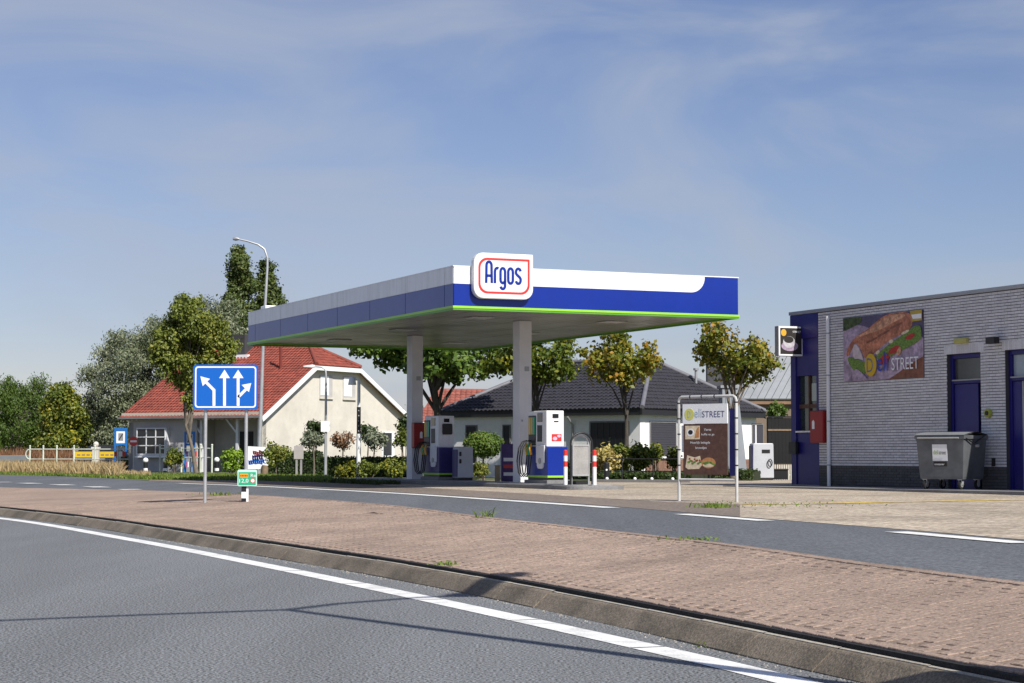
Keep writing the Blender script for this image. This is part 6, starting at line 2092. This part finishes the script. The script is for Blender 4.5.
# twin poplar
y = 150
wb = px_blobs(y, .3, 240, [(237, 252, 4), (238, 259, 6), (240, 268, 8), (237, 278, 9), (241, 288, 10), (237, 300, 11), (241, 312, 11), (235, 324, 12), (242, 334, 12), (230, 308, 6)], 1.25)
big_tree("poplar_tree", gpix(240, y, .3), "tall dark poplar left of the tall road lamp", wb, 22000, .22, LM_poplar, .35, 13.0, 23, clump=8, spread=.16, aspect=.7, inner=.55)
wb = px_blobs(y + 2, .3, 265, [(263, 266, 4), (264, 273, 7), (266, 283, 9), (263, 294, 10), (267, 304, 10), (262, 316, 11), (267, 328, 11), (262, 340, 12), (274, 298, 4)], 1.3)
big_tree("poplar_tree", gpix(265, y + 2, .3), "shorter dark poplar right behind the tall road lamp", wb, 20000, .22, LM_poplar, .35, 12.0, 24, clump=8, spread=.16, aspect=.7, inner=.55)
# leaning olive green tree before the house
y = 92
wb = px_blobs(y, .3, 197, [(186, 310, 10), (176, 326, 13), (195, 326, 14), (207, 318, 8), (168, 343, 12), (188, 346, 17), (209, 342, 12), (175, 362, 14), (200, 364, 12), (165, 360, 8), (189, 380, 10), (181, 301, 6), (194, 303, 6), (172, 378, 7), (206, 358, 9), (190, 398, 6), (222, 350, 9), (218, 330, 8)], 1.22)
wb = sub_blobs(wb, 10, .45, 77, .8)
tree("leaning_tree", gpix(197, y, .28), "olive green tree with thin leaning trunk before the cream house", None, wb, 27000, .16, LM_olive, M_bark, .10, 3.4, 25, clump=7, spread=.12, lean=(-.7, 0), nl=16, aspect=.6, inner=.2)
# dense trees at the far left
y = 132
wb = px_blobs(y, .3, 15, [(-30, 400, 24), (-8, 392, 20), (8, 390, 16), (20, 394, 18), (36, 390, 15), (10, 415, 24), (32, 415, 20), (-15, 425, 24), (20, 436, 20), (40, 434, 14), (3, 380, 8), (20, 381, 7), (37, 378, 6), (46, 400, 9), (-5, 440, 18), (-2, 402, 16), (6, 424, 18), (-20, 445, 16)], 1.12)
big_tree("weeping_tree", gpix(15, y, .3), "dense mid green drooping tree at the far left", wb, 42000, .20, LM_hedge, .4, 5.0, 26, clump=9, spread=.16, aspect=.32, droop=1.2, inner=.55)
y = 126
wb = px_blobs(y, .3, 68, [(60, 388, 11), (68, 395, 14), (55, 402, 12), (74, 410, 12), (60, 418, 16), (80, 425, 12), (66, 434, 16), (86, 432, 9), (52, 434, 12), (62, 382, 7), (82, 412, 8)])
big_tree("yellowing_tree", gpix(68, y, .3), "yellow green tree between the drooping tree and willow", wb, 22000, .19, LM_yellow, .3, 4.5, 27, clump=8, spread=.15, aspect=.7, inner=.55)
# far backdrop of trees low behind the houses
y = 175
wb = [(x, 0, 2.6 + .8 * math.sin(x * .9), 2.4, 1) for x in [i * 2.6 for i in range(-26, 30)]]
p_, n_ = crown_points(wb, 12000, 31, 6, .3, .4)
far = leaf_mesh("distant_tree_line", p_, n_, .5, LM_dark, None, 31, .7)
far.location = (-10, y, .3)
tag(far, "low dark line of distant trees behind the houses", "trees", kind='stuff')

# shrubs
def shrub(name, u, y, z, v_top, v_bot, half_px, label, lm, seed, n=900, size=.12, stem=False, group=None, stem_h=None, cat="shrub", nb=16, aspect=.65, lump=.36):
    b = gpix(u, y, z)
    t = thing(name, b, label, cat, group)
    zt = At(u, v_top, y).z - z; zb = At(u, v_bot, y).z - z
    rx = half_px * y / FPX
    zc, rz = (zt + zb) / 2, (zt - zb) / 2
    bl = make_blobs(rx * .74, rx * .74, zc, rz * .74, nb, min(rx, rz) * lump, seed, .95, .3)
    if name == "topiary_ball":
        bl = [(0, 0, zc, rx * .95, rz / rx)]
    mb = MB()
    if stem:
        limbs(mb, b, b + V(0, 0, zc), .045, .02, [b + Vector(q[:3]) for q in bl[:5]], .02, .02, 6, .7)
    else:
        for k in range(5):
            a = k * 1.26
            mb.tube([b + V(.06 * math.cos(a), .06 * math.sin(a), -.05), b + V(rx * .3 * math.cos(a), rx * .3 * math.sin(a), zc * .6), b + V(rx * .55 * math.cos(a), rx * .55 * math.sin(a), zc + rz * .3)], [.02, .014, .006], 5, caps=False)
    mb.build("stem", M_bark, t)
    p, nn = crown_points(bl, int(n * 1.25), seed, 5, size * .6, .82 if name == "topiary_ball" else .3)
    leaf_mesh("foliage", p, nn, size, lm, t, seed, aspect)
    return t
shrub("round_bush", 231.5, 88, .3, 448, 472, 12.5, "round bright green bush by the porch", LM_lime, 41, 1900, .11)
shrub("garden_bush", 174, 91, .3, 449.5, 468, 11, "yellow green bush behind the short railing", LM_yellow, 42, 1300, .12)
shrub("young_shrub", 276, 80, .32, 442, 468, 13, "olive yellow young shrub right of the painted board", LM_olive, 43, 900, .13, stem=True)
shrub("standard_tree", 314, 80, .33, 430, 452, 12, "grey green standard tree left of the slim lamp", LM_grey, 44, 1200, .11, stem=True)
shrub("conical_shrub", 316, 84, .33, 420, 440, 9, "dark conical shrub peeking over the grey standard tree", LM_dark, 45, 800, .13, stem=True)
shrub("standard_tree", 343, 80, .33, 430, 450, 12, "rust coloured standard tree between the two lamps", LM_rust, 46, 800, .11, stem=True)
shrub("standard_tree", 374, 80, .33, 427, 450, 12, "grey green standard tree right of the studded lamp", LM_grey, 47, 1200, .11, stem=True)
shrub("conical_shrub", 368, 84, .33, 423, 444, 9, "dark shrub behind the studded lamp's right side", LM_dark, 48, 700, .13, stem=True)
shrub("standard_tree", 402, 80, .33, 427, 452, 9, "pale olive standard tree left of the farther column", LM_olive, 49, 700, .11, stem=True)
shrub("conical_shrub", 405, 84, .33, 414, 440, 9, "tall dark shrub half behind the farther column", LM_dark, 50, 900, .13)
shrub("flowering_bush", 347, 73.5, .33, 460, 479, 13, "yellow leaved bush before the hedge between the lamps", LM_yellow, 51, 900, .11)
shrub("flowering_bush", 370, 73.5, .33, 461, 479, 14, "yellow green bush before the hedge right of the studded lamp", LM_olive, 52, 900, .11)
shrub("flowering_bush", 394, 72.0, .33, 456, 480, 16, "pale flowering bush left of the farther column's foot", LM_yellow, 53, 1200, .11)
shrub("topiary_ball", 483.5, 63.5, ZC, 433.5, 456, 18.5, "dark green ball topiary between the columns", LM_green, 54, 4200, .085, stem=True, nb=16, lump=.5)
shrub("low_shrub", 481, 62, ZC, 458, 480, 9, "small loose shrub under the ball topiary", LM_olive, 55, 700, .09)
shrub("hydrangea", 604, 63, .55, 445, 472, 14, "hydrangea with pale cream blooms left of the slim trunk", LM_bloom, 56, 1100, .14)
shrub("leafy_shrub", 621, 65, .55, 440, 473, 12, "olive shrub left behind the slim trunk", LM_olive, 57, 900, .13)
shrub("leafy_shrub", 640, 64, .55, 440, 471, 14, "broad green shrub right of the slim trunk", LM_autumn2, 58, 1200, .13)
shrub("leafy_shrub", 656, 64.5, .55, 440, 470, 6, "narrow yellow shrub before the roller shutter", LM_yellow, 59, 450, .12)
shrub("leafy_shrub", 674, 64, .55, 447, 470, 6, "small shrub at the roller shutter's right edge", LM_yellow, 60, 450, .12)
shrub("fence_bush", 777, 70, .4, 403, 422, 10, "green bush showing above the black board fence", LM_hedge, 61, 900, .13, stem=True)

def hedge(u0, y0, u1, y1, z, v_top, label, lm, seed, depth=.7, n=3000, size=.10):
    a, b = gpix(u0, y0, z), gpix(u1, y1, z)
    t = thing("hedge", a, label, "hedge")
    h = At((u0 + u1) / 2, v_top, (y0 + y1) / 2).z - z
    X = b - a; L = X.length; X.normalize(); Nn_ = V(-X.y, X.x, 0)
    mb = MB(); mb.obox(a + Nn_ * .08 - V(0, 0, .05), X * L, Nn_ * (depth - .16), V(0, 0, h * .93 + .05)); mb.build("twig_core", mat("hedge_core", (.02, .028, .010), .9, var=.3, scale=8), t)
    r = np.random.default_rng(seed)
    fac = r.choice(3, n, p=[.55, .3, .15])
    s = r.uniform(0, L, n); q = r.uniform(0, depth, n); zz_ = r.uniform(0, h, n)
    q = np.where(fac == 0, r.normal(.05, .04, n), q); zz_ = np.where(fac == 1, h + r.normal(-.02, .04, n), zz_); q = np.where(fac == 2, depth + r.normal(-.05, .04, n), q)
    P = s[:, None] * np.array(X) + q[:, None] * np.array(Nn_)
    P[:, 2] = zz_
    N_ = np.zeros((n, 3)); N_[fac == 0] = -np.array(Nn_); N_[fac == 1] = (0, 0, 1); N_[fac == 2] = np.array(Nn_)
    leaf_mesh("foliage", P, N_, size, lm, t, seed, .65)
    return t
hedge(318, 75.5, 412, 74.6, .33, 458, "clipped dark hedge before the cream house garden", LM_dark, 71, .6, 4200)
hedge(258, 84.0, 318, 83.2, .33, 452, "loose hedge behind the painted board", LM_dark, 72, .7, 2600)
hedge(150, 100, 186, 99, .3, 458, "low garden hedge under the bay window", LM_olive, 73, .6, 900)
hedge(590, 61.8, 690, 60.4, ZC, 474.0, "low dark ground hedge behind the rail fence", LM_dark, 74, 3.0, 5200)
hedge(560, 67, 590, 66, .45, 462, "dark hedge behind the hoop stand", LM_dark, 75, .6, 700)
hedge(440, 66, 470, 65.5, ZC, 468, "low hedge behind the waste unit", LM_dark, 76, .5, 600)
hedge(690, 62.4, 752, 61.6, ZC, 470.5, "low dark hedge behind the advert frame", LM_dark, 77, 1.0, 1800)
hedge(150, 103, 125, 104, .3, 456, "small hedge beside the no entry sign", LM_olive, 78, .6, 600)

# grasses
def blades(name, region, n, h, w, lm, seed, label, lean=.25, cat="grass"):
    r = np.random.default_rng(seed)
    P = np.array([region(r) for _ in range(n)])
    hh = h * r.uniform(.45, 1.15, (n, 1))
    a = r.uniform(0, 2 * np.pi, n)
    W = np.stack([np.cos(a), np.sin(a), np.zeros(n)], 1) * w * r.uniform(.6, 1.3, (n, 1))
    D = np.stack([r.normal(0, lean, n), r.normal(0, lean, n), np.ones(n)], 1)
    D /= np.linalg.norm(D, axis=1, keepdims=True)
    B = D.copy(); B[:, :2] *= 2.2
    B /= np.linalg.norm(B, axis=1, keepdims=True)
    v0, v1 = P - W, P + W
    m0, m1 = P + D * hh * .55 - W * .8, P + D * hh * .55 + W * .8
    tp = P + D * hh * .55 + B * hh * .45
    verts = np.stack([v0, v1, m1, m0, tp], 1).reshape(-1, 3)
    me = bpy.data.meshes.new(name)
    me.vertices.add(5 * n); me.vertices.foreach_set("co", verts.astype(np.float32).ravel())
    k = np.arange(n)[:, None] * 5
    loops = np.concatenate([k + np.array([0, 1, 2, 3]), k + np.array([3, 2, 4])], 1).ravel()
    me.loops.add(7 * n); me.loops.foreach_set("vertex_index", loops.astype(np.int32))
    starts = (np.arange(n)[:, None] * 7 + np.array([0, 4])).ravel()
    me.polygons.add(2 * n); me.polygons.foreach_set("loop_start", starts.astype(np.int32))
    me.materials.append(lm); me.update(calc_edges=True)
    o = bpy.data.objects.new(name, me); COL.objects.link(o)
    return tag(o, label, cat, kind='stuff')
LM_dry = leafmat("grass_dry", [(.26, .18, .08), (.44, .33, .16), (.60, .47, .26), (.50, .35, .19)], rough=.7, trans=.35)
LM_grass = leafmat("grass_green", [(.10, .16, .025), (.17, .25, .04), (.28, .32, .07)], rough=.6, trans=.35)
LM_reed = leafmat("grass_reddish", [(.16, .075, .04), (.28, .14, .07), (.34, .20, .10)], rough=.7, trans=.3)
def reg(u0, u1, y0, y1, z):
    def f(r):
        y = r.uniform(y0, y1); u = r.uniform(u0, u1)
        return ((u - 512) / FPX * y, y, z - .02)
    return f
def reg_edge(u0, u1, d0, d1, z):
    us = [-60, 0, 60, 117, 149, 200, 256, 320, 384]
    vs = [473.4, 474.6, 476.2, 478.4, 479.4, 480.0, 480.4, 482.2, 485.0]
    def f(r):
        u = r.uniform(u0, u1)
        v = np.interp(u, us, vs)
        p = G(u, float(v), .40 if u < 149 else .41)
        d = r.uniform(d0, d1)
        return (p.x * (p.y + d) / p.y, p.y + d, z - .02)
    return f
blades("dry_grass", reg_edge(-40, 120, 1.2, 14, .40), 12000, .60, .022, LM_dry, 81, "tall dry straw coloured grass on the left verge")
blades("dry_grass", reg_edge(110, 150, 2.5, 9, .40), 1600, .28, .022, LM_dry, 87, "thin dry grass below the blue framed signs")
blades("reddish_grass", reg(-40, 75, 110, 122, .27), 6000, 1.35, .03, LM_reed, 82, "reddish seeding grass below the drooping trees")
blades("verge_grass", reg_edge(-40, 330,   .1, 2.4, .40), 11000, .16, .03, LM_grass, 83, "short green grass along the far road edge")
blades("verge_grass", reg_edge(120, 330, 1.5, 9.0, .39), 12000, .20, .035, LM_grass, 84, "short green grass before the cream house")
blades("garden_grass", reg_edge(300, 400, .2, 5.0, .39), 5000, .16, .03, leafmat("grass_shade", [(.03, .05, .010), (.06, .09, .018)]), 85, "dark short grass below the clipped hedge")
def weed(u, v, z, label, n, spread, h, seed):
    c = G(u, v, z)
    return blades("weed", lambda r: (c.x + r.normal(0, spread), c.y + r.normal(0, spread * 1.5), z - .01), n, h, .012, LM_grass, seed, label, .7, "weed")
weed(484, 517.0, .405, "thin weed at the median's far edge under the pump island", 26, .07, .24, 91)
weed(715, 507.5, .405, "leafy weed patch by the advert frame's right foot", 200, .14, .12, 92)
weed(690, 538.8, .405, "low weeds along the median's far edge", 70, .16, .05, 93)
weed(446, 563.5, .20, "tiny weed between the median bricks", 40, .06, .05, 94)
weed(222, 494.5, .40, "small weed at the median edge behind the lane sign", 80, .25, .10, 95)
weed(712, 646, .0, "tuft of weeds at the kerb's foot", 70, .05, .06, 96)
weed(780, 504, .418, "dry weeds along the yellow line", 160, .6, .05, 97)

# grit along the kerb foot
r = np.random.default_rng(99)
mb = MB()
kf_ = resample(offset(K, -.21, 0.0), .02)
kf_ = [p for p in kf_ if 7 < p.y < 30]
for _ in range(650):
    p = kf_[r.integers(len(kf_))] + V(0, 0, 0)
    d = abs(r.normal(0, .07))
    q = V(p.x - .9 * d, p.y - .4 * d, 0.0)
    s = r.uniform(.003, .011)
    a = r.uniform(0, 6.28)
    vs = [q + V(s * math.cos(a + k * 1.57), s * math.sin(a + k * 1.57), 0) for k in range(4)] + [q + V(s * .3 * math.cos(a), s * .3 * math.sin(a), s * 1.1)]
    mb.add(vs, [(0, 1, 4), (1, 2, 4), (2, 3, 4), (3, 0, 4)])
tag(mb.build("kerb_grit", mat("grit", (.26, .24, .21), .9, island=.4)), "loose pale grit along the kerb's foot", "grit", kind='stuff')
lf = thing("fallen_leaf", G(371, 514.5, .35), "dark curled leaf lying on the median bricks", "leaf")
c = G(371, 514.8, .35)
c.z = zmed(c.x, c.y)
mb = MB()
mb.add([c + V(-.13, 0, .015), c + V(-.04, -.06, .03), c + V(.05, -.05, .035), c + V(.13, .0, .02), c + V(.04, .05, .045), c + V(-.05, .05, .03)], [(0, 1, 2, 3, 4, 5)])
mb.build("blade", mat("dead_leaf", (.05, .035, .025), .8), lf)
mb = MB(); mb.tube([c + V(.13, 0, .02), c + V(.18, .01, .018)], .005, 5); mb.build("stalk", mat("dead_leaf", (.05, .035, .025)), lf)
